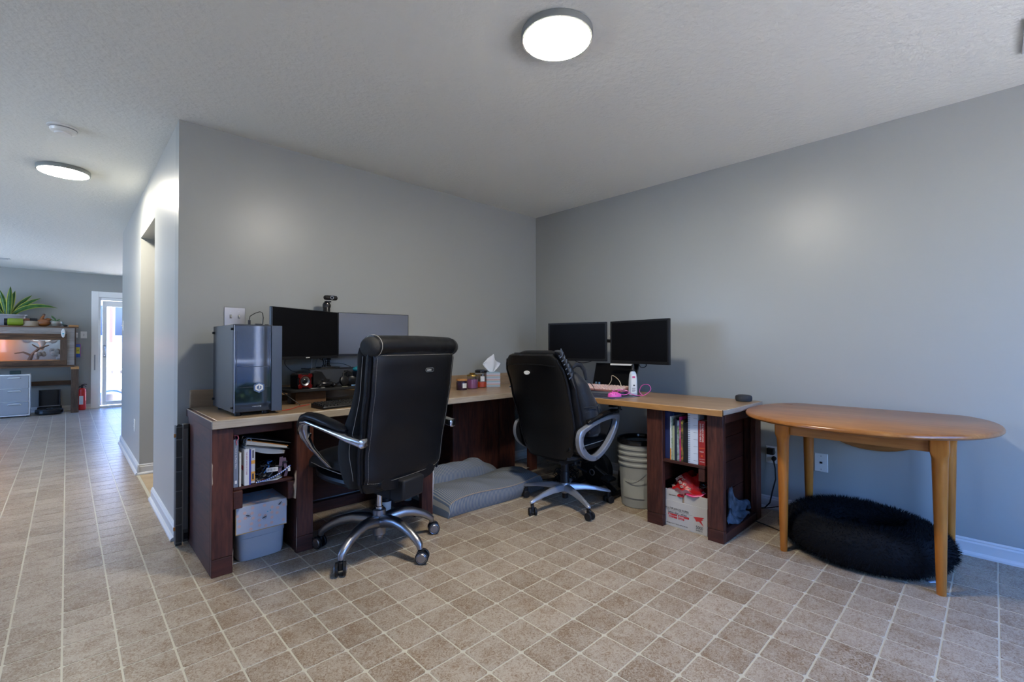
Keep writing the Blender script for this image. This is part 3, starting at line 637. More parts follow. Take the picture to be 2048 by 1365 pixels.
# ------------------------------------------------------------------ books (right shelf, facing -x)
def book_x(label, y1, y0, z0, h, dep, m, group=None, cover=.0018, fx=2.712, name='book'):
    # spine towards -x; y1 > y0, local x runs to world -y
    t = thing(name, label, 'book', (fx, y1, z0), R(-90), group); wd = y1 - y0
    obj('pages', MB().box(cover, wd-cover, .004, dep-.004, .003, h-.004), M_paper, t)
    obj('cover', MB().box(0, wd, 0, cover*1.3, 0, h).box(0, cover, cover*1.3, dep, 0, h).box(wd-cover, wd, cover*1.3, dep, 0, h), m, t, bevel=.0006)
    return t
S2 = .4205
book_x('wide navy blue binder, leftmost on the right desk shelf', 1.4600, 1.4150, S2, .302, .27, mat('navy_binder', (.018, .03, .12), .4), cover=.003, fx=2.731)
book_x('taller blue folder standing just behind the navy binder', 1.413, 1.4075, S2, .285, .26, mat('blue_folder', (.03, .10, .32), .4), fx=2.76)
t = book_x('thin white booklet with orange foot beside the navy binder', 1.406, 1.3985, S2, .268, .20, mat('white_booklet', (.58, .60, .60), .5))
obj('orange_foot', MB().box(.0002, .0073, -.0006, 0, .0, .07), mat('orange_print', (.65, .25, .03), .5), t)
t = book_x('thin green and white book on the right shelf, before the pale green one', 1.3975, 1.3925, S2, .26, .19, mat('green_white_cover', (.20, .32, .18), .5, var=(60, (.55, .6, .58))))
book_x('pale green shorter book on the right shelf', 1.3905, 1.3770, S2, .214, .17, mat('pale_green_cover', (.33, .36, .22), .5))
book_x('dark navy book with pale top on the right shelf', 1.3755, 1.3620, S2, .256, .19, mat('dark_navy_cover', (.012, .018, .035), .45))
t = book_x('book with landscape photo strip spine on the right shelf', 1.3605, 1.3460, S2, .248, .19, mat('photo_cover', (.10, .16, .06), .5, var=(38, (.35, .42, .5))))
t = book_x('thin magenta-spined book on the right shelf', 1.3445, 1.3370, S2, .272, .20, mat('magenta_cover', (.50, .02, .14), .4))
text('CELEBRATIONS BOOK', .005, M_inkw, t, (.0018, -.0004, .19), SPY)
t = book_x('dark book with colourful figures on its spine, right of the magenta book', 1.3355, 1.3210, S2, .252, .19, mat('dark_figures_cover', (.02, .025, .012), .45, var=(45, (.28, .18, .04))))
obj('orange_mark', MB().prism([(.002, .08), (.008, .10), (.006, .06)], -.0006, 0, 'y').prism([(.003, .02), (.012, .035), (.009, .012)], -.0006, 0, 'y'), mat('orange_mark', (.65, .16, .04), .5), t)
obj('yellow_cap', MB().box(.001, .0135, -.0006, 0, .228, .244), mat('yellow_print', (.6, .4, .05), .5), t)
book_x('wide matte black book left of the white spiral notebook', 1.3195, 1.2930, S2, .240, .19, M_blackm)
t = book_x('tall white spiral notebook on the right shelf', 1.2905, 1.2290, S2, .304, .20, mat('ruled_white_cover', (.55, .60, .68), .55), name='spiral_notebook')
sr = MB()
for k in range(23):
    z = .012 + k*.0125; sr.tube([(.006+.007*math.cos(a), .003+.008*math.sin(a), z + .0015*math.sin(a)) for a in [2*PI*q/8 for q in range(8)]], .0011, 5, closed=True)
obj('spiral_binding', sr, M_ink, t)
rm = MB()
for k in range(7): rm.box(.034, .060, -.0005, 0, .02+k*.042, .0212+k*.042)
obj('ruled_lines', rm, M_ink, t)
t = book_x('thick red annotated bible, rightmost on the right desk shelf', 1.2265, 1.1860, S2, .262, .17, mat('red_cover', (.33, .018, .015), .45), cover=.002)
text('THE NEW OXFORD', .0135, M_inkw, t, (.0225, -.0006, .247), SPY, sx=.92, ext=.0004); text('ANNOTATED BIBLE', .0135, M_inkw, t, (.0085, -.0006, .247), SPY, sx=.92, ext=.0004)
obj('orange_stroke', MB().prism([(.002, .098), (.038, .102), (.038, .104), (.02, .103), (.002, .101)], -.0006, 0, 'y'), mat('orange_stroke', (.7, .15, .02), .5), t)
text('NRSV', .010, M_inkw, t, (.008, -.0006, .076), FX, ext=.0004)
obj('orange_emblem', MB().prism([(.021+.0075*math.cos(a)*(1 if q % 2 else .45), .055+.0075*math.sin(a)*(1 if q % 2 else .45)) for q, a in enumerate([PI/4*k for k in range(8)])], -.0008, 0, 'y'), mat('orange_emblem', (.7, .12, .02), .5), t)
text('FOURTH EDITION', .0042, M_inkw, t, (.004, -.0006, .034), FX, ext=.0003); text('OXFORD', .0068, M_inkw, t, (.008, -.0006, .018), FX, ext=.0003)
tag(obj('book', MB().prism([(1.345, .66), (1.215, .655), (1.20, .69), (1.335, .712)], 2.80, 3.0, 'x'), mat('dark_red_cover', (.12, .02, .02), .5), bevel=.002), 'dark red book lying on top of the row on the right shelf', 'book')

# paper carton
t = thing('paper_carton', 'white cardboard carton for printer paper under the right shelf', 'carton', (2.738, 1.4770, 0), R(-90))
m_cb = mat('white_carton', (.48, .46, .42), .65, bump=(30, .1)); W_ = .290
obj('front', MB().box(0, W_, 0, .004, 0, .160), m_cb, t, bevel=.001)
obj('walls', MB().box(0, .004, .004, .40, 0, .205).box(W_-.004, W_, .004, .40, 0, .205).box(.004, W_-.004, .396, .40, 0, .205).box(.004, W_-.004, .004, .396, 0, .004), m_cb, t)
obj('flap', MB().box(.002, .132, .005, .008, .150, .228), m_cb, t, bevel=.001)
obj('flap', MB().prism([(.145, .150), (W_-.001, .150), (W_-.001, .222), (.170, .222), (.145, .205)], .0045, .0075, 'y'), m_cb, t, bevel=.001)
obj('packing_tape', MB().box(.133, .144, .0085, .010, .15, .222), M_rawwood, t)
text('MULTIPURPOSE PAPER', .0195, M_ink, t, (.024, -.0006, .104), FX, sx=.78)
obj('rule', MB().box(.012, .200, -.0005, 0, .098, .0988).box(.05, .175, -.0005, 0, .0805, .081), M_ink, t)
text('letter size - white', .017, M_ink, t, (.042, -.0006, .083), FX)
for a, b, z in ((.042, .102, .068), (.108, .178, .068), (.047, .102, .053), (.108, .147, .053)): obj('red_bar', MB().box(a, b, -.0006, 0, z, z+.0115), M_inkr, t)
text('20 lb', .009, M_inkw, t, (.046, -.0012, .070), FX); text('92 bright', .009, M_inkw, t, (.112, -.0012, .070), FX)
text('8.5 x 11', .009, M_inkw, t, (.051, -.0012, .055), FX); text('5 reams', .009, M_inkw, t, (.112, -.0012, .055), FX)
text('5000', .026, M_ink, t, (.220, -.0006, .028), FX, sx=.85); text('SHEETS', .0125, M_ink, t, (.220, -.0006, .0145), FX)
text('LETTER 8.5 IN X 11 IN (216 MM X 279 MM)', .0088, M_ink, t, (.03, -.0006, .016), FX, sx=.85)
text('5000 SHEETS', .0085, M_ink, t, (.045, .0040, .190), FX)
obj('bird_logo', MB().prism([(.205, .094), (.216, .096), (.236, .099), (.272, .103), (.258, .092), (.266, .090), (.252, .080), (.268, .050), (.240, .074), (.222, .070), (.216, .082)], -.0007, 0, 'y'), M_inkr, t)
# red bag and black gear on the carton
t = thing('gift_bag', 'crumpled red printed plastic bag stuffed into the paper carton', 'bag', (2.86, 1.335, .165))
def bagf(u, v):
    a = 2*PI*u; q = math.sin(PI*min(v, .999)); rr = .96 + .07*math.sin(5*a+3*v*4) + .04*math.sin(11*a)
    return (.125*rr*math.cos(a)*(.35+.65*(1-v)**.5 if v > .3 else 1) , .122*rr*math.sin(a)*(.35+.65*(1-v)**.5 if v > .3 else 1), .03 + .125*v + .012*math.sin(3*a)*v)
m_bag = mat('red_foil_bag', (.42, .012, .015), .28, bump=(25, .5, .01))
b_ = MB().grid(bagf, 40, 12); obj('bag_body', b_, m_bag, t)
fl_ = MB(); rnd = random.Random(8)
for k in range(16):
    a = rnd.uniform(2.0, 4.2); v = rnd.uniform(.15, .8); c = Vector(bagf(a/(2*PI), v)); 
    for q in range(4): fl_.ell(c + Vector((-.003, .008*math.cos(q*PI/2+k), .006*math.sin(q*PI/2+k))), (.002, .006, .004), 6, 4)
obj('white_flowers', fl_, mat('pale_print', (.45, .35, .30), .6), t)['kind'] = 'stuff'
obj('pink_edge', MB().tube([(-.120, -.02, .055), (-.122, -.06, .05), (-.105, -.105, .06), (-.09, -.12, .075)], [.008, .014, .012, .006], 8, flat=.5), mat('hot_pink', (.60, .03, .16), .4), t)
obj('torn_edge', MB().grid(lambda u, v: (-.122+.01*math.sin(9*u), .11-.19*u, .058+.022*v*math.sin(PI*u)+.006*math.sin(20*u)), 16, 2), mat('dusty_pink_lining', (.25, .10, .11), .5), t)
t = thing('coiled_cable', 'coiled glossy black cable lying on the red bag', 'cable', (2.80, 1.225, .262))
m = MB()
for k in range(5): m.tube([(.02+.045*math.cos(a)+.004*k, .040*math.sin(a), .003*k+.008+.01*math.sin(a*2+k)) for a in [2*PI*q/18 for q in range(18)]], .0055, 7, closed=True)
obj('coil', m, M_blackg, t)
# cloth in the open side
t = thing('denim_cloth', 'crumpled blue denim cloth stuffed low in the open side of the right bookcase', 'cloth', (3.02, 1.118, .052))
def clf(u, v):
    a = 2*PI*u; hgt = .19*(.35+.65*abs(math.sin(a*.5+.9))**1.6)
    z = hgt*v*(1-.12*math.sin(3*a)); q = (1-v**1.7)
    return (.145*q*math.cos(a) - .10*v**2 + .012*math.sin(7*a+5*v), .036*q*math.sin(a) + .009*math.sin(9*v+4*a)*q, z + .010*math.sin(6*a+6*v))
m_den = mat('blue_denim', (.030, .045, .062), .8, var=(20, (.09, .12, .155)), bump=(60, .5, .004))
o = obj('cloth_fold', MB().grid(clf, 64, 20), m_den, t, sub=0)
obj('cloth_fold', MB().tube([(.05, 0, .028), (.09, .002, .075), (.135, 0, .07), (.165, -.002, .03)], [.02, .027, .026, .018], 12, flat=.8), m_den, t)
obj('cloth_fold', MB().tube([(-.14, -.004, .10), (-.125, 0, .16), (-.11, .002, .205), (-.085, 0, .15), (-.05, 0, .10)], [.008, .012, .010, .014, .018], 10), m_den, t)

# ------------------------------------------------------------------ office chairs (local frame: sitter faces +y)
def lerp(a, b, t): return a + (b - a) * t
def curve(tab, t):
    for (t0, v0), (t1, v1) in zip(tab, tab[1:]):
        if t <= t1:
            k = (t - t0) / (t1 - t0); k = k*k*(3-2*k)*.5 + k*.5; return lerp(v0, v1, k)
    return tab[-1][1]
def caster(t, x, y, ang, r, chrome):
    c = obj('caster', MB().tube([(x, y, .092), (x, y, .06)], [.012, .012], 12).obox((x+.006*math.cos(ang), y+.006*math.sin(ang), .046), (.030, .020, .040), (0, 0, ang)), M_black, t, bevel=.005)
    ax = Vector((-math.sin(ang), math.cos(ang), 0)); ctr = Vector((x, y, r)) + Vector((math.cos(ang), math.sin(ang), 0))*.012
    for s in (-1, 1):
        a0, a1 = ctr + ax*s*.0115, ctr + ax*s*.027
        obj('wheel', MB().tube([a0, a0+ax*s*.002, a1-ax*s*.003, a1], [r*.93, r, r, r*.86], 26), M_black if chrome else M_blackm, c)
        if chrome:
            obj('hub_disc', MB().tube([a1, a1+ax*s*.003], [r*.70, r*.62], 22), M_plast_w if chrome == 2 else M_alu, c)
            obj('tyre_ring', MB().tube([ctr+ax*s*.026 + Vector((0, 0, 1))*(r*.80*math.sin(q)) + (ax.cross(Vector((0, 0, 1))))*(r*.80*math.cos(q)) for q in [2*PI*k/20 for k in range(20)]], .0018, 5, closed=True), M_alu, c)

# high-backed executive chair with chrome arms
C1 = thing('office_chair', 'high-backed black leather office chair with chrome arms at the left desk', 'chair', (1.27, 2.40, 0), R(16))
t = C1; a0 = 16
for wa in (208, 281, 353, 64, 137):
    a = R(wa - a0); ca, sa = math.cos(a), math.sin(a); L_ = .325
    P_ = lambda q, z: (ca*q, sa*q, z)
    pts = [P_(.02, .150), P_(.08, .165), P_(.14, .170), P_(.20, .160), P_(.26, .137), P_(.30, .112), P_(L_-.003, .092), P_(L_, .072)]
    obj('base_arm', MB().tube(pts, [.036, .034, .029, .026, .023, .021, .018, .014], 16), M_alu, t)
    caster(t, ca*L_, sa*L_, a + R(35 if wa in (208, 281) else -20), .034, 1)
obj('base_hub', MB().lathe([(.030, .075), (.036, .08), (.038, .16), (.044, .17), (.044, .178), (.036, .185), (.036, .215), (.030, .222)], n=28), M_alu, t)
obj('hub_bottom', MB().lathe([(.020, .045), (.022, .048), (.022, .074), (.001, .074)], n=20), M_steel, t)
obj('gas_cylinder', MB().lathe([(.022, .222), (.022, .232), (.016, .234), (.016, .335)], n=20), M_chrome, t)
obj('tilt_mechanism', MB().prism([(-.20, .345), (-.16, .315), (.02, .330), (.14, .345), (.14, .385), (-.20, .40)], -.075, .075, 'x'), M_blackm, t, bevel=.006)
obj('rear_bracket', MB().prism([(-.265, .43), (-.255, .325), (-.20, .305), (-.16, .32), (-.16, .44)], -.085, .075, 'x'), M_blackm, t, bevel=.01)
obj('tilt_lever', MB().tube([(-.05, -.09, .40), (-.052, -.12, .36), (-.05, -.12, .33), (-.015, -.11, .318)], .005, 8), M_black, t)
obj('lever_knob', MB().tube([(-.015, -.115, .325), (-.01, -.125, .295), (-.008, -.128, .272)], [.012, .014, .005], 10), M_black, t)
# seat shell and cushion
rs = []
for k in range(13):
    v = k/12; y = -.225 + .50*v; w_ = .262*(1-.22*abs(2*v-1)**4); zc = .432 + .05*(v-.5)**2 + .018*v
    rs.append([(w_*math.copysign(abs(math.cos(q))**.6, math.cos(q)), y, zc - .015 + .042*math.copysign(abs(math.sin(q))**.8, math.sin(q))) for q in [2*PI*j/24 for j in range(24)]])
obj('seat_shell', MB().rings(rs), M_leather, t)
rs = []
for k in range(15):
    v = k/14; y = -.19 + .49*v; w_ = .276*(1-.16*abs(2*v-1)**5); zc = .497 + .030*(v) - (.05*max(0, v-.85)/.15); th = .046*(1-.35*abs(2*v-1)**6)
    rs.append([(w_*math.copysign(abs(math.cos(q))**.55, math.cos(q)), y, zc + th*math.copysign(abs(math.sin(q))**.7, math.sin(q))) for q in [2*PI*j/28 for j in range(28)]])
obj('seat_cushion', MB().rings(rs), M_mesh, t)
obj('seat_piping', MB().tube([(sx, y, z) for sx, y, z in [(-.262, .235, .505), (-.273, .15, .495), (-.276, .03, .482), (-.270, -.09, .470), (-.255, -.15, .460)]], .0022, 6), M_stitch, t)
# back: rear shell, front padding, rear leather panel
SP = [(0, -.195), (.25, -.205), (.5, -.235), (.75, -.265), (1, -.285)]
HW = [(0, .278), (.08, .302), (.3, .312), (.6, .319), (1, .325)]
def bz(v): return .395 + .712*v
def back_ring(v, th_f, th_b, grow=0, n=28):
    cy, hw = curve(SP, v), curve(HW, v) + grow; out = []
    for j in range(n):
        q = 2*PI*j/n; c, s_ = math.cos(q), math.sin(q)
        x = hw*math.copysign(abs(c)**.5, c); d = (th_f if s_ > 0 else th_b)*math.copysign(abs(s_)**.8, s_)
        out.append((x, cy + d + .028*(x/hw)**2, bz(v)))
    return out
obj('backrest', MB().rings([back_ring(v, .05, .028, -.004-.02*(v < .01)) for v in [k/20 for k in range(21)]]), M_leather, t)
LUM = [(0, .08), (.18, .15), (.38, .15), (.62, .075), (.85, .045), (1, .055)]
rs = []
for k in range(25):
    v = .03 + .99*k/24; cy, hw = curve(SP, v), curve(HW, v) + .002 - (.01 if v > .98 else 0) + .014*math.exp(-((v-.34)/.16)**2); f = curve(LUM, v); out = []
    for j in range(28):
        q = 2*PI*j/28; c, s_ = math.cos(q), math.sin(q); x = hw*math.copysign(abs(c)**.42, c)
        out.append((x, cy + .03 + f*.5 + (f*.5)*math.copysign(abs(s_)**.8, s_) + .030*(x/hw)**2, bz(v)))
    rs.append(out)
obj('back_padding', MB().rings(rs), M_mesh, t)
# rear panel with stitching
def pv(u, v, off=.0):
    hw = curve(HW, v) - .018; x = (2*u-1)*hw
    return Vector((x, curve(SP, v) - .030 - off + .028*(x/(hw+.03))**2 - .004*math.sin(PI*min(max(v, 0), 1)), bz(v)))
N_ = 18
def rc(u, v):     # rounded bottom of the panel
    vv = .045 + .935*v; e = (2*u-1)
    if v < .12: vv += .035*abs(e)**6*(1-v/.12)
    return pv(u, vv, .004 - .012*abs(e)**10 - (.010*(1-v*25) if v < .04 else 0) - (.010*(v*25-24) if v > .96 else 0))
obj('rear_panel', MB().grid(rc, N_, 34), M_leather, t)
obj('panel_piping', MB().tube([rc(0, v) + Vector((0, -.001, 0)) for v in [1-k/20 for k in range(21)]] + [rc(u, 0) + Vector((0, -.002, 0)) for u in [k/12 for k in range(1, 12)]] + [rc(1, v) + Vector((0, -.001, 0)) for v in [k/20 for k in range(21)]], .0045, 8), M_leather, t)
st = MB(); path = [rc(.022, v) + Vector((0, -.0035, 0)) for v in [1-.01-k/90*.98 for k in range(91)]] + [rc(.022+.956*k/60, .018) + Vector((0, -.0035, 0)) for k in range(1, 60)] + [rc(.978, v) + Vector((0, -.0035, 0)) for v in [.01+k/90*.98 for k in range(91)]] + [rc(.978-.956*k/60, .985) + Vector((0, -.0035, 0)) for k in range(1, 60)]
for i in range(0, len(path)-1):
    a, b = path[i], path[i+1]; st.tube([a, a.lerp(b, .62)], .0009, 4)
obj('stitching', st, M_stitch, t)
# side seam on the padding
for s in (-1, 1):
    obj('side_stitching', MB().tube([(s*(curve(HW, v)+.001+.014*math.exp(-((v-.34)/.16)**2)), curve(SP, v) + .055 + .02*math.exp(-((v-.34)/.2)**2), bz(v)) for v in [.10+.86*k/20 for k in range(21)]], .0014, 5), M_stitch, t)
    obj('wing_piping', MB().tube([(s*(curve(HW, v)-.001), curve(SP, v) + .020, bz(v)) for v in [.02+.96*k/20 for k in range(21)]], .006, 7), M_leather, t)
# headrest roll
rs = []
for k in range(25):
    u = k/24; x = -.296 + .592*u; e = abs(2*u-1); r_ = 1
    out = []
    for j in range(22):
        q = 2*PI*j/22; out.append((x, -.262 + .015*e*e + .062*r_*math.cos(q)*(1+.03*math.sin(31*u)*(e > .55)), 1.128 + .052*r_*math.sin(q) + .004*(1-e*e) + .0015*math.sin(47*u)*math.cos(q)))
    rs.append(out)
obj('headrest', MB().rings(rs), M_leather2, t)
for s in (-1, 1):
    obj('headrest_side', MB().rings([[(s*(.2965 + .042*q_), -.256 + (.062 - .0*q_)*r_*math.cos(a), 1.124 + .053*r_*math.sin(a)) for a in [2*PI*j/22 for j in range(22)]] for q_, r_ in ((0, .97), (.3, .95), (.6, .85), (.82, .66), (.95, .38), (1, .08))]), M_mesh, t)
obj('headrest_seam', MB().tube([(-.2955, -.262+.0655*math.cos(q), 1.128+.0555*math.sin(q)) for q in [2*PI*k/26 for k in range(26)]], .0018, 5, closed=True), M_stitch, t)
bd = obj('badge', MB().rings([[(.045+(.030 if math.cos(q) > 0 else -.030)*.72+.013*math.cos(q), y, 1.0+.0115*math.sin(q)) for q in [2*PI*k/28 for k in range(28)]] for y in (-.311, -.3165)]), M_chrome, t, rot=None)
obj('badge_face', MB().rings([[(.045+(.030 if math.cos(q) > 0 else -.030)*.72+.0095*math.cos(q), y, 1.0+.008*math.sin(q)) for q in [2*PI*k/28 for k in range(28)]] for y in (-.3165, -.3175)]), M_black, bd)
text('o bomfort', .0115, M_inkw, bd, (.019, -.3179, .9965), FX, sx=.78)
for o_ in (bd,): o_.location = (.02, .006, 0)
# arms
for s in (-1, 1):
    obj('arm_rail', MB().rings([[(s*(x+.014) + w_*math.copysign(abs(math.cos(q))**.45, math.cos(q)), y, z + h_*math.copysign(abs(math.sin(q))**.6, math.sin(q))) for q in [2*PI*j/20 for j in range(20)]] for x, y, z, w_, h_ in
        [(.326, -.262, .668, .016, .014), (.328, -.255, .669, .028, .022), (.334, -.17, .686, .033, .017), (.342, -.08, .706, .028, .012), (.350, .03, .728, .022, .009), (.356, .12, .744, .017, .010), (.356, .165, .735, .015, .013), (.352, .185, .705, .013, .016)]]), M_chrome, t)
    obj('arm_pad', MB().rings([[(s*x + w_*math.copysign(abs(math.cos(q))**.8, math.cos(q)), y, z + h_*math.sin(q)) for q in [2*PI*j/16 for j in range(16)]] for x, y, z, w_, h_ in
        [(.333, -.125, .715, .012, .006), (.335, -.11, .722, .028, .016), (.343, -.03, .745, .034, .020), (.352, .06, .768, .034, .020), (.356, .13, .774, .030, .020), (.357, .175, .757, .024, .022), (.356, .205, .72, .018, .020), (.354, .212, .68, .010, .010)]]), M_leather, t)
    obj('arm_strut', MB().rings([[(s*(x+.008) + w_*math.copysign(abs(math.cos(q))**.6, math.cos(q)), y + d_*math.copysign(abs(math.sin(q))**.6, math.sin(q)), z) for q in [2*PI*j/16 for j in range(16)]] for x, y, z, w_, d_ in
        [(.352, .165, .735, .013, .044), (.352, .165, .70, .015, .040), (.345, .160, .66, .014, .032), (.330, .135, .61, .011, .024), (.305, .10, .56, .008, .016), (.275, .06, .505, .007, .020)]]), M_chrome, t)
    obj('arm_joint', MB().obox((s*.352, .140, .672), (.018, .030, .034), (R(25), 0, 0)), M_chrome, t, bevel=.003)

# mid-backed chair with silver loop arms
C2 = thing('office_chair', 'worn black leather office chair with silver loop arms holding a backpack', 'chair', (2.565, 2.13, 0), R(-90))
t = C2; a0 = -90
for wa in (176, 248, 322, 32, 104):
    a = R(wa - a0); ca, sa = math.cos(a), math.sin(a); L_ = .315; pr = Vector((-sa, ca, 0))
    rs = []
    for q, z, w_, h_ in [(.02, .128, .030, .024), (.07, .130, .026, .022), (.14, .126, .022, .018), (.22, .113, .018, .014), (.29, .097, .016, .011), (.318, .090, .016, .010), (.333, .084, .009, .006)]:
        c = Vector((ca*q, sa*q, z)); rs.append([c + pr*x + Vector((0, 0, zz_)) for x, zz_ in [(-w_, -h_), (-w_, -h_*.2), (-w_*.55, h_*.8), (0, h_), (w_*.55, h_*.8), (w_, -h_*.2), (w_, -h_)]])
    obj('base_arm', MB().rings(rs), M_silverpl, t, bevel=.002)
    caster(t, ca*L_, sa*L_, a + R(60 if wa in (176, 104) else 25), .026, 0)
obj('base_hub', MB().lathe([(.024, .085), (.034, .10), (.038, .145), (.030, .160)], n=24), M_silverpl, t)
obj('hub_bottom', MB().lathe([(.018, .048), (.021, .052), (.021, .084), (.001, .085)], n=18), M_black, t)
obj('column_sleeve', MB().lathe([(.034, .160), (.033, .165), (.031, .235), (.0305, .237), (.0285, .239), (.028, .315), (.001, .315)], n=24), M_black, t)
obj('tilt_mechanism', MB().prism([(-.14, .330), (-.10, .305), (.10, .305), (.14, .33), (.14, .365), (-.14, .365)], -.07, .07, 'x'), M_blackm, t, bevel=.006)
obj('tension_knob', MB().cyl((.0, .115, .312), (.0, .115, .265), .022, n=18), M_black, t)
obj('tilt_lever', MB().tube([(.07, .06, .325), (.14, .06, .315), (.19, .07, .335), (.22, .08, .365)], .004, 7), M_black, t)
SP2 = [(0, -.185), (.3, -.215), (.65, -.285), (1, -.365)]
HW2 = [(0, .180), (.07, .22), (.3, .25), (.6, .262), (.85, .262), (.95, .238), (1, .20)]
def bz2(v): return .375 + .690*v
def ring2(v, f, b_, grow=0, n=30):
    cy, hw = curve(SP2, v), curve(HW2, v) + grow; out = []
    for j in range(n):
        q = 2*PI*j/n; c, s_ = math.cos(q), math.sin(q); x = hw*math.copysign(abs(c)**.5, c)
        out.append((x, cy + (f if s_ > 0 else b_)*math.copysign(abs(s_)**.8, s_) + .02*(x/.25)**2, bz2(v)))
    return out
rs = [ring2(v, .03, .022, -.012*(v < .01)) for v in [k/22 for k in range(23)]]
rs.append([(x*.9, y+.012, z+.012) for x, y, z in rs[-1]])
obj('backrest_shell', MB().rings(rs), M_leather2, t)
F2 = [(0, .05), (.3, .085), (.7, .07), (.8, .055), (.9, .095), (1, .06)]
rs = []
for k in range(27):
    v = .04 + .985*k/26; cy, hw = curve(SP2, min(v, 1)), curve(HW2, min(v, 1)) + .010; f = curve(F2, min(v, 1))*.5; out = []
    for j in range(28):
        q = 2*PI*j/28; c, s_ = math.cos(q), math.sin(q); x = hw*math.copysign(abs(c)**.42, c)
        out.append((x, cy + .032 + f + f*math.copysign(abs(s_)**.8, s_) + .02*(x/.25)**2, bz2(v)))
    rs.append(out)
obj('back_padding', MB().rings(rs), M_leather, t)
rs = []
for k in range(17):
    u = k/16; e = 2*u-1; r_ = math.sqrt(max(1 - abs(e)**5, .05)); rs.append([(.175*e, -.275+.055*r_*math.cos(q), 1.065+.035*r_*math.sin(q)) for q in [2*PI*j/18 for j in range(18)]])
obj('headrest', MB().rings(rs), M_leather2, t)
sm = [Vector((curve(HW2, v)*s*.985, curve(SP2, v)+.010, bz2(v))) for s, vs_ in ((-1, [.03+.93*k/18 for k in range(19)]), (1, [.96-.93*k/18 for k in range(19)])) for v in vs_]
obj('shell_piping', MB().tube(sm, .005, 7), M_leather, t)
obj('shell_seam', MB().tube([(-.225, curve(SP2, .88)-.016, bz2(.90)), (-.12, curve(SP2, .9)-.0235, bz2(.915)), (0, curve(SP2, .9)-.0245, bz2(.92)), (.12, curve(SP2, .9)-.0235, bz2(.915)), (.225, curve(SP2, .88)-.016, bz2(.90))], .003, 6), M_leather, t)
obj('badge', MB().rings([[(-.03+.025*math.cos(q), -.352 - k*.006, bz2(.835)+.013*math.sin(q)) for q in [2*PI*j/20 for j in range(20)]] for k in (0, 1)]), M_plast_w, t)
rs = []
for k in range(15):
    v = k/14; y = -.20 + .47*v; w_ = .250*(1-.18*abs(2*v-1)**5); zc = .455 + .015*v - (.04*max(0, v-.85)/.15); th = .052*(1-.35*abs(2*v-1)**6)
    rs.append([(w_*math.copysign(abs(math.cos(q))**.55, math.cos(q)), y, zc + th*math.copysign(abs(math.sin(q))**.7, math.sin(q))) for q in [2*PI*j/28 for j in range(28)]])
obj('seat_cushion', MB().rings(rs), M_leather, t)
rs = []
for k in range(9):
    v = k/8; y = -.19 + .42*v; w_ = .225*(1-.2*abs(2*v-1)**5)
    rs.append([(w_*math.copysign(abs(math.cos(q))**.5, math.cos(q)), y, .388 + .028*math.copysign(abs(math.sin(q))**.7, math.sin(q))) for q in [2*PI*j/24 for j in range(24)]])
obj('seat_shell', MB().rings(rs), M_leather2, t)
obj('seat_piping', MB().tube([(.252, y, z) for y, z in [(-.15, .468), (0, .472), (.12, .478), (.24, .485)]], .003, 6), M_stitch, t)
# loop arms: closed ribbon in the side plane
loop = [(-.205, .585), (-.225, .53), (-.215, .47), (-.17, .415), (-.10, .375), (-.035, .368), (.05, .40), (.13, .455), (.20, .53), (.235, .60), (.240, .645), (.215, .655), (.12, .655), (.02, .645), (-.08, .622), (-.16, .598)]
inner = [(-.155, .565), (-.178, .525), (-.172, .485), (-.135, .44), (-.085, .408), (-.035, .403), (.035, .432), (.105, .482), (.165, .548), (.195, .605), (.190, .622), (.175, .628), (.12, .628), (.02, .617), (-.07, .596), (-.13, .575)]
def smooth_loop(L_, it=2):
    for _ in range(it):
        L_ = [q for i in range(len(L_)) for q in ((lerp(L_[i][0], L_[(i+1)%len(L_)][0], .25), lerp(L_[i][1], L_[(i+1)%len(L_)][1], .25)), (lerp(L_[i][0], L_[(i+1)%len(L_)][0], .75), lerp(L_[i][1], L_[(i+1)%len(L_)][1], .75)))]
    return L_
lo, li = smooth_loop(loop), smooth_loop(inner); n = len(lo)
for s in (-1, 1):
    m = MB(); x0, x1 = s*.272, s*.306
    rr = [[(x0, a[0], a[1]), (lerp(x0, x1, .85), a[0], a[1]), (x1, lerp(a[0], b[0], .18), lerp(a[1], b[1], .18)), (x1, lerp(a[0], b[0], .82), lerp(a[1], b[1], .82)), (lerp(x0, x1, .85), b[0], b[1]), (x0, b[0], b[1])] for a, b in zip(lo, li)]
    rr.append(rr[0]); m.rings(rr, cap=False); arm = obj('arm_loop', m, M_silverpl, t)
    obj('arm_inner_face', MB().rings([[(s*.262, a[0]*.995, a[1]), (s*.272, a[0], a[1]), (s*.272, b[0], b[1]), (s*.262, b[0], b[1])] for a, b in list(zip(lo, li)) + [(lo[0], li[0])]], cap=False), M_black, arm)
    for y, z in ((-.192, .545), (-.183, .475), (-.045, .386)): obj('bolt', MB().cyl((s*.3055, y, z), (s*.309, y, z), .006, n=12), M_steel, arm)
    obj('arm_pad', MB().rings([[(s*.287 + w_*math.copysign(abs(math.cos(q))**.8, math.cos(q)), y, z + h_*math.sin(q)) for q in [2*PI*j/16 for j in range(16)]] for y, z, w_, h_ in
        [(-.115, .622, .010, .006), (-.10, .632, .024, .014), (-.02, .650, .028, .016), (.08, .668, .028, .017), (.17, .676, .026, .016), (.225, .672, .020, .015), (.24, .660, .008, .006)]]), M_blackg, t)

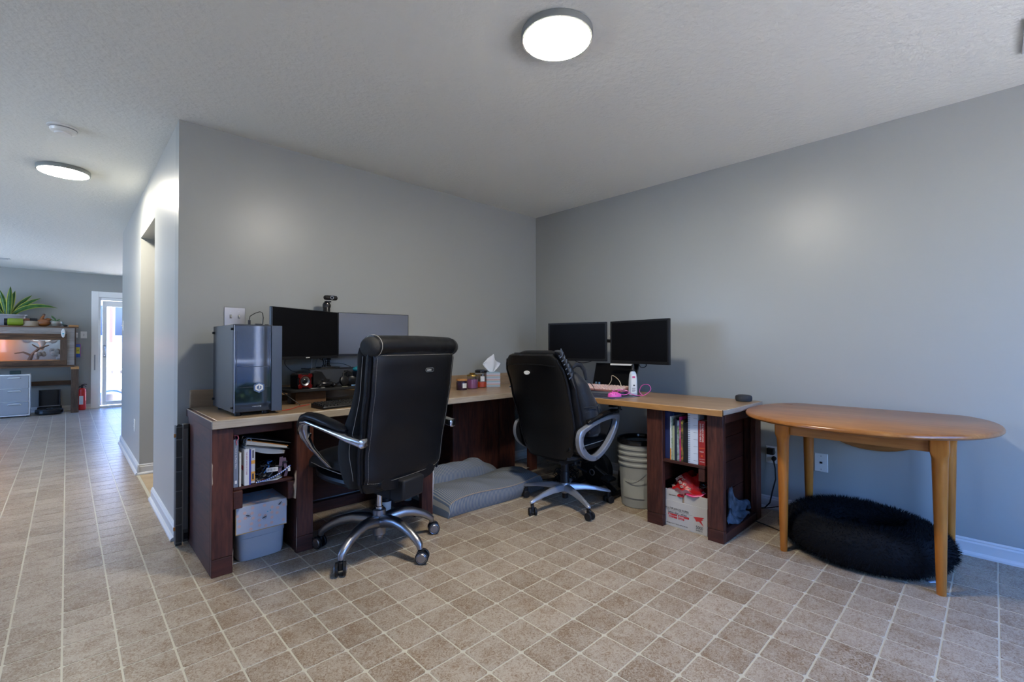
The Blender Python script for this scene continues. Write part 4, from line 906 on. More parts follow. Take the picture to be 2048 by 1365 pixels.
# backpack leaning on the seat of the second chair (local: back rests at -y)
M_pack = mat('black_nylon', (.008, .011, .017), .62, spec=.35, bump=(45, .45, .004), sheen=.1)
t = thing('backpack', 'black backpack with mesh strap slumped on the seat of the worn office chair', 'backpack', (2.535, 2.0, .517), R(-90), rot=(0, 0, R(-90)))
def pack_ring(v, gw=0, gd=0):
    w_ = curve([(0, .13), (.12, .150), (.5, .152), (.8, .128), (.93, .085), (1, .03)], v) + gw
    d_ = curve([(0, .07), (.12, .092), (.45, .094), (.75, .074), (.93, .042), (1, .015)], v) + gd
    cy = .04 - .125*v; out = []
    for j in range(32):
        q = 2*PI*j/32; c, s_ = math.cos(q), math.sin(q)
        wob = 1 + .012*math.sin(5*q + 9*v) + .012*math.sin(13*v + 2*q)
        out.append((w_*wob*math.copysign(abs(c)**.7, c), cy + d_*wob*math.copysign(abs(s_)**.7, s_), .445*v))
    return out
obj('main_body', MB().rings([pack_ring(k/22) for k in range(23)]), M_pack, t)
rs = []
for k in range(17):
    v = k/16; w_ = .120*math.sqrt(max(1-(2*v-1)**6, .02)); d_ = .045*math.sqrt(max(1-(2*v-1)**4, .02)); z = .02 + .27*v
    rs.append([(w_*math.copysign(abs(math.cos(q))**.7, math.cos(q)), .115 - .075*v + d_*math.copysign(abs(math.sin(q))**.8, math.sin(q))*(1+.05*math.sin(7*v+q)), z) for q in [2*PI*j/26 for j in range(26)]])
obj('front_pocket', MB().rings(rs), M_pack, t)
rs = []
for k in range(11):
    v = k/10; z = .005 + .21*v; d_ = .070*math.sqrt(max(1-(v-.45)**2*2.2, .05))
    rs.append([(.115 + .052*math.cos(q)*math.sqrt(max(1-(2*v-1)**8, .1)), .03 - .05*v + d_*math.sin(q), z) for q in [2*PI*j/22 for j in range(22)]])
obj('side_pocket', MB().rings(rs), M_pack, t)
obj('pocket_hem', MB().tube([(.115 + .054*math.cos(q), -.018 + .064*math.sin(q), .212+.006*math.sin(q)) for q in [2*PI*k/24 for k in range(24)]], .005, 7, closed=True), M_pack, t)
for v0, gw in ((0, .004),):
    zp = []
    for k in range(30):
        a = PI*k/29; vv = .22 + .70*math.sin(a); r_ = pack_ring(vv, .003, .003); w_ = max(p[0] for p in r_)
        zp.append((w_*math.cos(a)**1 if True else 0, max(p[1] for p in r_)*.55+.0, .445*vv))
    obj('zip', MB().tube(zp, .0032, 6), M_black, t)
obj('zip', MB().tube([(.121*math.cos(a), .135 - .06*math.sin(a)*.9 + .012*math.sin(a), .12 + .155*math.sin(a)) for a in [PI*k/24 for k in range(25)]], .0030, 6), M_black, t)
obj('zip_pull', MB().tube([(.03, .118, .275), (.036, .128, .25), (.04, .130, .225)], .0025, 6), M_blackm, t); obj('zip_pull', MB().tube([(.07, .06, .36), (.085, .075, .335), (.09, .085, .31)], .0025, 6), M_blackm, t)
obj('top_handle', MB().tube([(.06, -.14, .415), (.07, -.135, .465), (.082, -.105, .488), (.092, -.07, .484), (.098, -.04, .45), (.10, -.02, .385)], [.010, .014, .015, .015, .014, .010], 10, flat=.6), M_pack, t)
strap = [(.02, -.12, .42), (.05, -.20, .50), (.085, -.285, .575), (.118, -.315, .560), (.135, -.285, .50), (.140, -.245, .42), (.14, -.20, .34)]
obj('shoulder_strap', MB().tube(strap, [.018, .026, .030, .031, .030, .028, .014], 14, flat=.42), M_pack, t)
hm = MB()
for k in range(9):
    v = k/8; i = 2 + 3*v; a = Vector(strap[int(min(i, 5))]); b = Vector(strap[int(min(i, 5))+1]); c = a.lerp(b, i-int(min(i, 5)))
    hm.tube([c + Vector((.008, .012, .018)), c + Vector((.022, -.006, 0)), c + Vector((.016, -.026, -.018))], .0042, 6)
obj('strap_ribs', hm, mat('blue_black_mesh', (.035, .05, .08), .6), t)
obj('reflective_tab', MB().obox((.158, .045, .198), (.004, .018, .005), (0, 0, R(20))), M_alu, t)

# ------------------------------------------------------------------ computer tower
t = thing('computer_tower', 'black glass-fronted computer tower with hexagon emblem at the left end of the desk', 'computer', (.617, 2.70, CT))
m_case = mat('case_steel', (.022, .022, .024), .34, spec=.5); m_tint = mat('tinted_glass', (.010, .014, .022), .04, spec=1.0)
m_cbl = mat('case_front_plastic', (.055, .075, .115), .42)
obj('case_body', MB().box(0, .19, .012, .46, .018, .478), m_case, t, bevel=.003)
obj('front_strip', MB().box(.178, .232, -.004, .02, .014, .474).box(.190, .232, .0205, .46, .014, .474), m_cbl, t, bevel=.003)
obj('glass_panel', MB().box(.004, .1765, .000, .005, .022, .470), m_tint, t, bevel=.0008)
obj('inner_frame', MB().box(.002, .0055, .0055, .0115, .02, .476).box(.172, .1765, .0055, .0115, .02, .476).box(.005, .172, .0055, .0115, .463, .476), m_case, t)
obj('glass_edge', MB().box(.0015, .0035, -.0006, .0052, .02, .472), M_alu, t)
obj('glass_trim', MB().box(.012, .172, -.0007, .0, .1475, .1495).box(.012, .172, -.0007, 0, .255, .257).box(.012, .0145, -.0007, 0, .15, .44).box(.169, .171, -.0007, 0, .15, .44), m_case, t)
for x in (.03, .16):
    for y in (.04, .40): obj('foot', MB().lathe([(.016, 0), (.018, .004), (.016, .018)], n=16), M_black, t, loc=(x, y, 0))
for y, z in ((.018, .452), (.43, .440), (.018, .045), (.43, .060)):
    obj('thumb_screw', MB().cyl((0, y, z), (-.011, y, z), .0065, n=14), M_black, t)
vm_ = MB()
for k in range(46): vm_.box(-.0004, .0002, .022, .024, .06+k*.0082, .064+k*.0082); vm_.box(-.0004, .0002, .028, .030, .063+k*.0082, .067+k*.0082)
obj('vent_holes', vm_, M_black, t)
hx = [(math.sin(PI/3*k), math.cos(PI/3*k)) for k in range(6)]
lg = obj('hexagon_emblem', MB().prism([(.118+.029*a, .145+.029*b) for a, b in hx], -.0028, -.0002, 'y'), mat('emblem_blue', (.07, .12, .24), .4), t)
def halfhex(s): 
    o_ = [(0+.0015, 1), (.866, .5), (.866, -.5), (.0015, -1)]; i_ = [(.0015+.12, -.52), (.5, -.28), (.5, .28), (.12, .52)]
    return [(.118+s*.020*a, .145+.020*b) for a, b in o_+i_]
obj('emblem_mark', MB().prism([(x-.001, z) for x, z in halfhex(-1)], -.0036, -.0028, 'y').prism([(x+.0015, z) for x, z in halfhex(1)], -.0036, -.0028, 'y').prism([(.1165, .170), (.121, .157), (.1235, .143), (.1195, .141), (.1185, .118), (.1160, .141), (.1180, .145)], -.0044, -.0036, 'y'), M_inkw, lg)
text('CYBERPOWERPC', .0055, M_inkw, t, (.086, -.0006, .045), FX)
obj('small_mark', MB().prism([(.124, .046), (.128, .050), (.126, .047), (.130, .047), (.126, .043)], -.0007, 0, 'y'), M_inkw, t)
ad = thing('usb_adapter', 'small black adapter with a looped lead on top of the computer tower', 'adapter', (.70, 2.75, CT+.4785))
obj('plug', MB().box(-.006, .006, -.004, .004, 0, .024), M_black, ad, bevel=.001)
obj('lead', MB().tube([(0, 0, .024), (.005, .005, .045), (.03, .01, .062), (.055, .012, .072), (.068, .012, .066), (.072, .014, .04), (.070, .016, .004)], .0022, 7), M_black, ad)
obj('dongle', MB().box(.03, .065, -.006, .016, 0, .006).box(.078, .095, -.002, .010, 0, .004), M_black, ad, bevel=.001)

# ------------------------------------------------------------------ monitors
def monitor(name_label, p0, p1, z0, z1, brand=None, screen=None, bez=.010, chin=.018, chin_up=None):
    p0, p1 = Vector((*p0, 0)), Vector((*p1, 0)); W = (p1-p0).length; Hh = z1-z0; ang = math.atan2(p1.y-p0.y, p1.x-p0.x)
    t = thing('monitor', name_label, 'monitor', ((p0.x+p1.x)/2, (p0.y+p1.y)/2, z0), ang)
    obj('housing', MB().box(-W/2, W/2, .004, .022, 0, Hh), M_black, t, bevel=.003)
    obj('bezel', MB().box(-W/2, W/2, -.002, .0035, 0, chin).box(-W/2, W/2, -.002, .0035, Hh-bez, Hh).box(-W/2, -W/2+bez, -.002, .0035, chin, Hh-bez).box(W/2-bez, W/2, -.002, .0035, chin, Hh-bez), M_black, t, bevel=.001)
    obj('screen', MB().box(-W/2+bez, W/2-bez, .0, .0035, chin, Hh-bez), screen or M_screen, t)
    obj('rear_housing', MB().prism([(-W*.3, Hh*.15), (W*.3, Hh*.15), (W*.25, Hh*.8), (-W*.25, Hh*.8)], .022, .040, 'y'), M_black, t, bevel=.006)
    obj('mount_plate', MB().box(-.05, .05, .040, .047, Hh/2-.05, Hh/2+.05), M_steel, t)
    if brand: obj('brand_badge', MB().box(-.016, .016, -.0026, -.002, .006, .0115), M_inkw, t)
    return t
m_scr2 = mat('reflection_tinted_screen', (.07, .075, .085), .3, spec=.9)  # base colour lightened to stand in for the window's reflection
monitor('wide black monitor on the pole stand, left of the pair on the left desk', (.858, 2.905), (1.352, 3.150), 1.048, 1.362, brand=True, bez=.004)
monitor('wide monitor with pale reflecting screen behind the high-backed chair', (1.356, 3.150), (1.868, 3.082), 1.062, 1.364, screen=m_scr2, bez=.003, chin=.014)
monitor('left black monitor of the pair above the right desk', (3.02, 2.690), (3.148, 2.176), 1.003, 1.325, bez=.013, chin=.020)
monitor('right black monitor of the pair above the right desk, with thicker frame', (3.145, 2.136), (3.062, 1.592), .992, 1.324, bez=.014, chin=.022)
# left riser, stand and pole
t = thing('desk_riser', 'low black riser shelf with rounded corner on wooden blocks under the left monitors', 'riser shelf', (0, 0, CT))
obj('shelf_board', MB().prism([(.955, 3.22), (.955, 3.03), (.965, 2.99), (.985, 2.968), (1.01, 2.96), (1.72, 2.96), (1.75, 2.98), (1.76, 3.01), (1.76, 3.22)], .078, .096, 'z'), M_blackm, t, bevel=.003)
obj('wood_block', MB().box(1.03, 1.22, 3.02, 3.17, 0, .077), M_rustic, t, bevel=.002)
obj('wood_block', MB().box(1.55, 1.68, 3.02, 3.17, 0, .077), M_rustic, t, bevel=.002)
RZ = CT + .0965
t = thing('monitor_stand', 'black dual monitor pole stand with a slanted front bracket, behind the left monitors', 'monitor stand', (0, 0, RZ))
m_sg = mat('slate_panel', (.04, .045, .055), .4)
obj('platform', MB().box(1.14, 1.50, 3.10, 3.24, .112, .118), M_black, t, bevel=.002)
obj('front_panel', MB().box(1.15, 1.49, 3.102, 3.108, .0, .111), m_sg, t)
obj('side_bracket', MB().prism([(1.15, 0), (1.27, 0), (1.205, .10), (1.18, .105), (1.15, .09)], 3.05, 3.10, 'y'), M_black, t, bevel=.002)
obj('side_bracket', MB().prism([(1.37, 0), (1.395, 0), (1.395, .10), (1.375, .10)], 3.04, 3.10, 'y'), M_black, t, bevel=.002)
obj('pole_base', MB().box(1.235, 1.365, 3.14, 3.24, .1185, .126), M_black, t, bevel=.002)
obj('pole', MB().lathe([(.030, .126), (.030, .135), (.0235, .138), (.0235, .563), (.021, .569)], (1.297, 3.205, 0), n=24), M_blackg, t)
for rr_, z_ in ((.029, .17), (.027, .535)): obj('clamp_ring', MB().lathe([(rr_, z_), (rr_, z_+.022)], (1.297, 3.205, 0), n=24), M_black, t)
obj('arm', MB().box(1.15, 1.45, 3.215, 3.235, .33, .37), M_black, t, bevel=.004)
t = thing('webcam', 'small black webcam on top of the monitor pole', 'webcam', (1.305, 3.19, RZ+.570))
obj('clip', MB().box(-.022, .014, -.012, .02, 0, .010), M_black, t, bevel=.002)
obj('housing', MB().rings([sup(.006, 0, .048*a, .013*b, 0, 20, 4) for a, b in ((1, 1),)] , cap=False) if False else MB().rings([[(x, -.018 + .016*math.cos(q)*s_, .030 + .017*math.sin(q)*s_) for q in [2*PI*k/18 for k in range(18)]] for x, s_ in ((-.040, .55), (-.034, .9), (-.02, 1), (.032, 1), (.046, .9), (.052, .55))]), M_blackm, t)
obj('lens', MB().cyl((.008, -.034, .030), (.008, -.038, .030), .012, .011, n=20), M_alu, t)
obj('lens_glass', MB().cyl((.008, -.038, .030), (.008, -.0388, .030), .008, n=18), M_blackg, t)
# speakers
m_rsp = mat('metallic_red', (.16, .006, .005), .28, metal=.5)
def speaker(label, x, y, rz):
    t = thing('desktop_speaker', label, 'speaker', (x, y, RZ), rz)
    c = .010
    obj('cabinet', MB().prism([(-.045, c), (-.045+c, 0), (.045-c, 0), (.045, c), (.045, .095-c), (.045-c, .105-c), (-.045+c, .105-c), (-.045, .095-c)], 0, .095, 'y'), M_black, t, bevel=.002)
    fr = MB()
    for sx in (-1, 1):
        for sz in (-1, 1): fr.prism([(sx*.044, .048+sz*.044), (sx*.024, .048+sz*.046), (sx*.018, .048+sz*.034), (sx*.034, .048+sz*.018), (sx*.046, .048+sz*.026)], -.008, -.0005, 'y')
    fr.tube([(.036*math.cos(q), -.005, .048+.036*math.sin(q)) for q in [2*PI*k/28 for k in range(28)]], .004, 7, closed=True)
    obj('red_frame', fr, m_rsp, t, bevel=.001)
    obj('cone_ring', MB().lathe([(.030, 0), (.028, .004), (.018, -.002), (.016, -.002)], n=28, cap=False), M_alu, t, rot=(R(90), 0, 0), loc=(0, -.003, .048))
    obj('cone', MB().ell((0, -.002, .048), (.017, .008, .017), 16, 8), M_blackg, t)
    return t
speaker('red and black cube speaker at the left end of the riser shelf', 1.075, 2.992, R(8))
speaker('red and black cube speaker half hidden by the high-backed chair', 1.50, 3.0, R(-22))
t = thing('teal_cloth', 'crumpled teal cloth piled on top of the right cube speaker', 'cloth', (1.47, 3.05, RZ+.096))
m_teal = mat('teal_fabric', (.0, .17, .22), .7, bump=(60, .5, .004))
for c, r in (((0, 0, .018), (.034, .03, .020)), ((-.03, .005, .012), (.022, .02, .014)), ((.012, .0, .034), (.024, .02, .018)), ((.03, .01, .016), (.02, .02, .015))): obj('fold', MB().grid(lambda u, v, c=c, r=r: (c[0]+r[0]*(1+.10*math.sin(9*u*2*PI/2))*math.cos(2*PI*u)*math.sin(PI*v+.001), c[1]+r[1]*math.sin(2*PI*u)*math.sin(PI*v+.001), c[2]-r[2]*(1+.12*math.sin(5*2*PI*u))*math.cos(PI*v)), 24, 12), m_teal, t)
t = thing('headset', 'black headset and small gear standing on the riser between the speakers', 'headset', (1.325, 3.01, RZ))
obj('ear_cup', MB().lathe([(.001, 0), (.028, 0), (.034, .008), (.034, .022), (.022, .03), (.001, .03)], n=22), M_black, t, loc=(.0, 0, .034), rot=(R(80), 0, R(20)))
obj('ear_cup', MB().lathe([(.001, 0), (.028, 0), (.034, .008), (.034, .022), (.022, .03), (.001, .03)], n=22), M_black, t, loc=(.07, .02, .034), rot=(R(95), 0, R(-15)))
obj('headband', MB().tube([(.0, -.01, .05), (.005, 0, .085), (.035, .005, .10), (.065, .005, .085), (.07, .0, .05)], .006, 8), M_black, t)
t = thing('game_controller', 'black game controller lying on the riser right of the left speaker', 'controller', (1.205, 3.0, RZ+.001))
obj('body', MB().ell((0, 0, .022), (.052, .03, .020), 20, 10, .8).ell((-.045, -.02, .016), (.018, .03, .015)).ell((.045, -.02, .016), (.018, .03, .015)), M_blackg, t)
for x, y in ((-.02, -.01), (.02, -.01)): obj('thumbstick', MB().lathe([(.006, .038), (.006, .048), (.010, .050), (.009, .054)], (x, y, 0), n=14), M_black, t)
def rod(name, label, cat, a, b, r, m, group=None): return tag(obj(name, MB().tube([a, Vector(a).lerp(Vector(b), .88), b], [r, r, r*.3], 8), m), label, cat, group)
rod('pencil', 'blue pen lying on the riser beside the right cube speaker', 'pen', (1.375, 2.985, RZ+.0045), (1.49, 2.966, RZ+.0045), .004, mat('blue_pen', (.02, .18, .40), .35))
rod('pencil', 'orange pencil lying on the riser beside the right cube speaker', 'pencil', (1.395, 2.972, RZ+.004), (1.51, 2.964, RZ+.004), .0036, mat('orange_pencil', (.65, .22, .02), .4))
tag(obj('paper_slip', MB().obox((1.15, 2.975, RZ+.0015), (.09, .012, .0012), (0, 0, R(3))), M_paper), 'narrow silvery slip lying at the front of the riser shelf', 'slip')
tag(obj('sticky_note', MB().obox((1.325, 2.972, RZ+.0015), (.035, .014, .0012), (0, 0, R(-12))), mat('pale_yellow_paper', (.6, .55, .35), .7)), 'small pale yellow note on the riser near its middle', 'note')
def keyboard(label, loc, rz, W, D, body, key, rows, cols, group=None, hh=.018, gap=.003):
    t = thing('keyboard', label, 'keyboard', loc, rz)
    obj('case', MB().prism([(0, 0), (D, 0), (D, hh+.008), (0, hh-.004)], 0, W, 'x'), body, t, bevel=.003)
    km = MB(); kw, kd = (W-.016)/cols, (D-.016)/rows
    for r_ in range(rows):
        c = 0
        while c < cols:
            w_ = 1
            if r_ == 0 and 4 <= c <= 8: w_ = 5
            x0 = .008+c*kw; y0 = .008+r_*kd; z = hh-.004 + 12e-3*(y0/D)
            b = len(km.v); e = .0022
            x1, y1 = x0+kw*w_-gap, y0+kd-gap
            km.v += [(x0, y0, z), (x1, y0, z), (x1, y1, z+.001), (x0, y1, z+.001), (x0+e, y0+e, z+.008), (x1-e, y0+e, z+.008), (x1-e, y1-e, z+.009), (x0+e, y1-e, z+.009)]
            km.f += [(b, b+1, b+5, b+4), (b+1, b+2, b+6, b+5), (b+2, b+3, b+7, b+6), (b+3, b, b+4, b+7), (b+4, b+5, b+6, b+7)]
            c += w_
    obj('keys', km, key, t, smooth=False)['kind'] = 'stuff'
    return t
keyboard('black keyboard on the laminate desk in front of the left riser', (1.055, 2.652, CT), R(5), .45, .15, M_black, M_blackm, 6, 20)
def cable(label, pts, r=.002, m=None, name='cable', cat='cable'):
    P = [Vector(p) for p in pts]; out = []
    for i in range(len(P)-1):
        p0, p1, p2, p3 = P[max(i-1, 0)], P[i], P[i+1], P[min(i+2, len(P)-1)]
        for k in range(5):
            u = k/5; out.append(.5*((2*p1) + (p2-p0)*u + (2*p0-5*p1+4*p2-p3)*u*u + (3*p1-p0-3*p2+p3)*u**3))
    out.append(P[-1]); return tag(obj(name, MB().tube(out, r, 6), m or M_black), label, cat)
cable('thin red cable lying on the desk beside the computer tower', [(.87, 2.76, CT+.003), (.93, 2.80, CT+.003), (1.0, 2.88, CT+.003), (1.08, 2.93, CT+.003)], .002, mat('red_cable', (.45, .03, .02), .4))
cable('dark cable hanging behind the left monitor to its speaker', [(.98, 3.04, 1.06), (.985, 3.08, 1.02), (1.02, 3.09, .98), (1.05, 3.09, .966), (1.07, 3.087, .95)], .0018)
cable('grey cable hanging from the middle of the left monitor', [(1.17, 3.13, 1.06), (1.172, 3.14, .98), (1.165, 3.15, .90), (1.16, 3.15, RZ+.003)], .002, M_grey)
cable('black cable running down beside the monitor pole', [(1.21, 3.14, 1.06), (1.20, 3.14, 1.02), (1.19, 3.13, .98), (1.185, 3.095, .93)], .0022)
cable('black cable looping across the monitor pole to the riser', [(1.21, 3.15, 1.058), (1.25, 3.165, 1.035), (1.30, 3.165, 1.015), (1.37, 3.17, 1.01), (1.42, 3.18, 1.0), (1.455, 3.17, RZ+.121)], .002)
cable('black cable with white tip hanging from the riser beside the computer tower', [(.93, 3.06, .90), (.935, 2.99, .86), (.97, 2.94, .82), (1.01, 2.92, CT+.018), (1.02, 2.915, CT+.004)], .0028)
cable('black cable lying behind the computer tower', [(.87, 2.95, CT+.004), (.90, 3.02, .83), (.92, 3.1, .90), (.935, 3.14, .93), (.97, 3.15, .90), (.975, 3.16, CT+.003)], .003)

# ------------------------------------------------------------------ corner items
def jar_candle(label, x, y, r, h, wax, wh, glass, lid=None, lidm=None):
    t = thing('jar_candle', label, 'candle', (x, y, CT))
    obj('wax', MB().lathe([(r*.92, .004), (r*.93, wh*.9), (r*.9, wh), (.001, wh)], n=28), wax, t)
    obj('glass', MB().lathe([(.001, 0), (r*.96, 0), (r, .004), (r, h*.85), (r*.9, h), (r*.87, h), (r*.96, h*.84), (r*.965, .003)], n=28, cap=False), glass, t)
    if lid: obj('lid', MB().lathe([(a*r, h + b) for a, b in lid], n=28), lidm, t)
    return t
m_cg = thin_glass('jar_glass', (.96, .96, .97))
t = jar_candle('squat dark plum candle jar with white label beside the high-backed chair', 2.36, 3.06, .045, .075, mat('plum_wax', (.05, .02, .045), .35), .07, mat('plum_glass', (.035, .015, .035), .1, spec=.8), [(.9, 0), (1.02, .001), (1.02, .016), (.2, .017)], M_orangewood)
obj('label', MB().rings([[(.0458*math.cos(a), .0458*math.sin(a), z) for a in [R(-118+k*5) for k in range(11)]] for z in (.018, .056)], cap=False, closed=False), M_paper, t)
t = jar_candle('purple jar candle with gold-topped open lid, middle of the three candles', 2.505, 3.10, .049, .105, mat('purple_wax', (.26, .08, .19), .4), .078, m_cg, [(.9, 0), (1.0, .002), (.95, .012), (.45, .02), (.5, .028), (.001, .03)], mat('brass', (.45, .28, .08), .3, metal=1))
t = jar_candle('tall glass jar candle with orange wax and dark lid, nearest the tissue box', 2.635, 3.14, .053, .128, mat('orange_wax', (.55, .06, .01), .4), .048, m_cg, [(.85, 0), (1.02, .002), (1.03, .006), (1.0, .022), (.7, .028), (.001, .028)], mat('gunmetal_lid', (.05, .045, .045), .25, metal=.8))
obj('label', MB().rings([[(.0535*math.cos(a), .0535*math.sin(a), z) for a in [R(-135+k*5) for k in range(9)]] for z in (.055, .10)], cap=False, closed=False), M_paper, t)
# tissue box with chevron print
m_tb = mat('tissue_box_card', (.50, .53, .56), .6); nt = m_tb.node_tree; b = nt.nodes['Principled BSDF']
tcn = nt.nodes.new('ShaderNodeTexCoord'); sx_ = nt.nodes.new('ShaderNodeSeparateXYZ'); nt.links.new(tcn.outputs['Object'], sx_.inputs[0])
def mth(op, a, b_=None, c_=None):
    n_ = nt.nodes.new('ShaderNodeMath'); n_.operation = op
    for i, q in enumerate((a, b_, c_)):
        if q is None: continue
        if isinstance(q, (int, float)): n_.inputs[i].default_value = q
        else: nt.links.new(q, n_.inputs[i])
    return n_.outputs[0]
xy = mth('ADD', sx_.outputs['X'], sx_.outputs['Y'])
zig = mth('PINGPONG', mth('MULTIPLY', xy, 1.0), .009)
row = mth('FRACT', mth('MULTIPLY', mth('ADD', sx_.outputs['Z'], zig), 26.0))
rmp = nt.nodes.new('ShaderNodeValToRGB'); rmp.color_ramp.interpolation = 'CONSTANT'; E = rmp.color_ramp.elements
E[0].position = 0; E[0].color = (.50, .54, .58, 1); E[1].position = .25; E[1].color = (.07, .12, .22, 1)
for p_, c_ in ((.32, (.50, .54, .58, 1)), (.42, (.10, .35, .42, 1)), (.52, (.50, .54, .58, 1)), (.62, (.55, .28, .05, 1)), (.72, (.50, .54, .58, 1)), (.82, (.48, .10, .10, 1)), (.92, (.50, .54, .58, 1))): q = E.new(p_); q.color = c_
nt.links.new(row, rmp.inputs[0]); nt.links.new(rmp.outputs[0], b.inputs['Base Color'])
t = thing('tissue_box', 'cube tissue box with zigzag print and a white tissue pulled up', 'tissue box', (2.755, 3.13, CT), R(-30))
obj('box', MB().box(-.063, .063, -.063, .063, 0, .130), m_tb, t, bevel=.002)
obj('slot', MB().prism([(.035*math.cos(a), .018*math.sin(a)) for a in [2*PI*k/20 for k in range(20)]], .128, .1288, 'z'), M_black, t)
def tis(u, v):
    w_ = .014 + .095*math.sin(PI*min(v*.62+.02, 1))*1.0; z = .127 + .125*v
    top = (.040*(1-abs(2*u-1)*1.8)) * v**3
    return ((2*u-1)*w_*(1 if v < .75 else 1-(v-.75)*1.3), .016*math.sin(9*u)*(.3+v) , z + top)
o = obj('tissue', MB().grid(tis, 24, 14), mat('tissue_paper', (.75, .76, .78), .8), t, rot=(0, 0, R(30))); o.modifiers.new('s', 'SOLIDIFY').thickness = .0008
t = thing('coaster_stack', 'small stack of coasters right of the tissue box, half hidden by the worn chair', 'coasters', (2.80, 2.86, CT))
for k in range(3): obj('coaster', MB().obox((.002*k, .001*k, .004+.007*k), (.09, .09, .006), (0, 0, R(6*k))), (M_paper, M_blackm, mat('blue_coaster', (.15, .22, .35), .5))[k], t, bevel=.001)

# ------------------------------------------------------------------ right desk items
t = thing('laptop', 'open black laptop under the right pair of monitors, pink keyboard on top', 'laptop', (2.885, 2.30, CT+.0045), R(-90))
obj('base', MB().box(0, .40, 0, .235, 0, .018), mat('laptop_base', (.16, .17, .19), .4), t, bevel=.003)
obj('screen_lid', MB().obox((.20, .267, .115), (.40, .008, .215), (R(-16), 0, 0)), M_black, t, bevel=.003)
obj('screen', MB().obox((.20, .2620, .117), (.385, .0012, .195), (R(-16), 0, 0)), M_screen, t)
obj('hinge', MB().cyl((.05, .238, .012), (.35, .238, .012), .007, n=12), M_black, t)
m_pk = mat('gap_shade_pink_plastic', (.30, .13, .11), .5)  # case pink darkened to put shade into the gaps between keys
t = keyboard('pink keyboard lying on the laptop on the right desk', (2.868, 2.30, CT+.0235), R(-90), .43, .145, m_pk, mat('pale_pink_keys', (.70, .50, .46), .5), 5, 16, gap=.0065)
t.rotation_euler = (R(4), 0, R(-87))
t = thing('mouse_pad', 'dark mouse pad with pale printed edge at the front of the right desk', 'mouse pad', (0, 0, CT+.0005))
obj('mat', MB().prism([(2.665, 1.80), (2.665, 2.25), (2.93, 2.25), (2.96, 1.76)], 0, .003, 'z'), mat('mouse_mat', (.015, .02, .04), .6, var=(6, (.05, .06, .10))), t, bevel=.001)
obj('pale_print', MB().prism([(2.668, 1.84), (2.668, 2.06), (2.676, 2.06), (2.676, 1.83)], .003, .0034, 'z').prism([(2.70, 1.797), (2.95, 1.768), (2.95, 1.774), (2.70, 1.803)], .003, .0034, 'z'), mat('pale_mat_print', (.40, .45, .58), .5), t)
obj('coloured_print', MB().prism([(2.70, 1.99), (2.70, 2.08), (2.712, 2.08), (2.712, 1.99)], .003, .0034, 'z'), mat('violet_print', (.16, .05, .25), .5), t)
t = thing('computer_mouse', 'bright pink mouse with dark speckles on the mouse pad', 'mouse', (2.795, 1.865, CT+.004), R(-118))
m_hp = mat('hot_pink_plastic', (.75, .10, .42), .3)
def mouse_s(u, v):
    a = 2*PI*u; r_ = math.sin(PI/2*v); return (.030*r_*math.cos(a)*(1-.1*math.sin(a)), .052*r_*math.sin(a), .034*math.cos(PI/2*v)**.7*(1-.18*math.sin(a)*r_))
obj('shell', MB().grid(mouse_s, 32, 12), m_hp, t)
rnd = random.Random(2); sm_ = MB()
for k in range(11):
    u, v = rnd.uniform(.5, 1.0), rnd.uniform(.35, .8); c = Vector(mouse_s(u, v)); sm_.ell(c, (.0028, .0028, .002), 6, 4)
obj('speckles', sm_, M_ink, t)
obj('wheel', MB().cyl((-.003, .032, .027), (.003, .032, .027), .006, n=12), M_black, t)
cable('pink mouse cable coiled beside the mouse on the right desk', [(2.83, 1.90, CT+.02), (2.87, 1.93, CT+.035), (2.90, 1.88, CT+.045), (2.92, 1.82, CT+.03), (2.89, 1.84, CT+.012), (2.86, 1.87, CT+.02), (2.88, 1.89, CT+.04), (2.92, 1.86, CT+.03), (2.95, 1.80, CT+.008), (2.98, 1.74, CT+.01), (3.0, 1.70, CT+.05), (3.0, 1.72, CT+.085), (3.0, 1.77, CT+.075), (3.0, 1.79, CT+.03), (3.01, 1.77, CT+.004)], .0023, m_hp)
cable('cream braided cable arching over the pink keyboard', [(2.99, 2.05, CT+.06), (3.0, 2.03, CT+.10), (2.99, 2.02, CT+.135), (2.975, 1.98, CT+.13), (2.95, 1.925, CT+.10), (2.935, 1.90, CT+.06), (2.93, 1.895, CT+.02)], .0025, mat('cream_cable', (.60, .50, .36), .5))
t = thing('lotion_bottle', 'clear white-labelled lotion bottle with black cap on the right desk', 'bottle', (2.985, 1.835, CT+.004), R(-42))
m_bt = mat('frosted_clear_plastic', (.50, .56, .62), .25, spec=.7)
obj('body', MB().rings([sup(0, 0, w_, d_, z, 24, 3) for z, w_, d_ in ((0, .030, .020), (.004, .033, .022), (.10, .030, .020), (.15, .025, .017), (.168, .018, .014), (.172, .012, .012))]), m_bt, t)
obj('label', MB().prism([(-.020, .015), (.020, .015), (.017, .15), (-.017, .15)], -.0235, -.0225, 'y'), M_paper, t)
obj('label_print', MB().box(-.011, .010, -.0242, -.0235, .125, .138), mat('magenta_print', (.5, .05, .18), .5), t)
obj('label_print', MB().box(-.004, .008, -.0242, -.0235, .066, .076).box(-.013, .012, -.0242, -.0235, .05, .053).box(-.013, .010, -.0242, -.0235, .043, .046).box(-.013, .012, -.0242, -.0235, .034, .037).box(-.013, .006, -.0242, -.0235, .026, .029), M_ink, t)
obj('cap', MB().lathe([(.016, .172), (.016, .185), (.011, .192), (.010, .220), (.006, .224)], n=20), M_black, t)
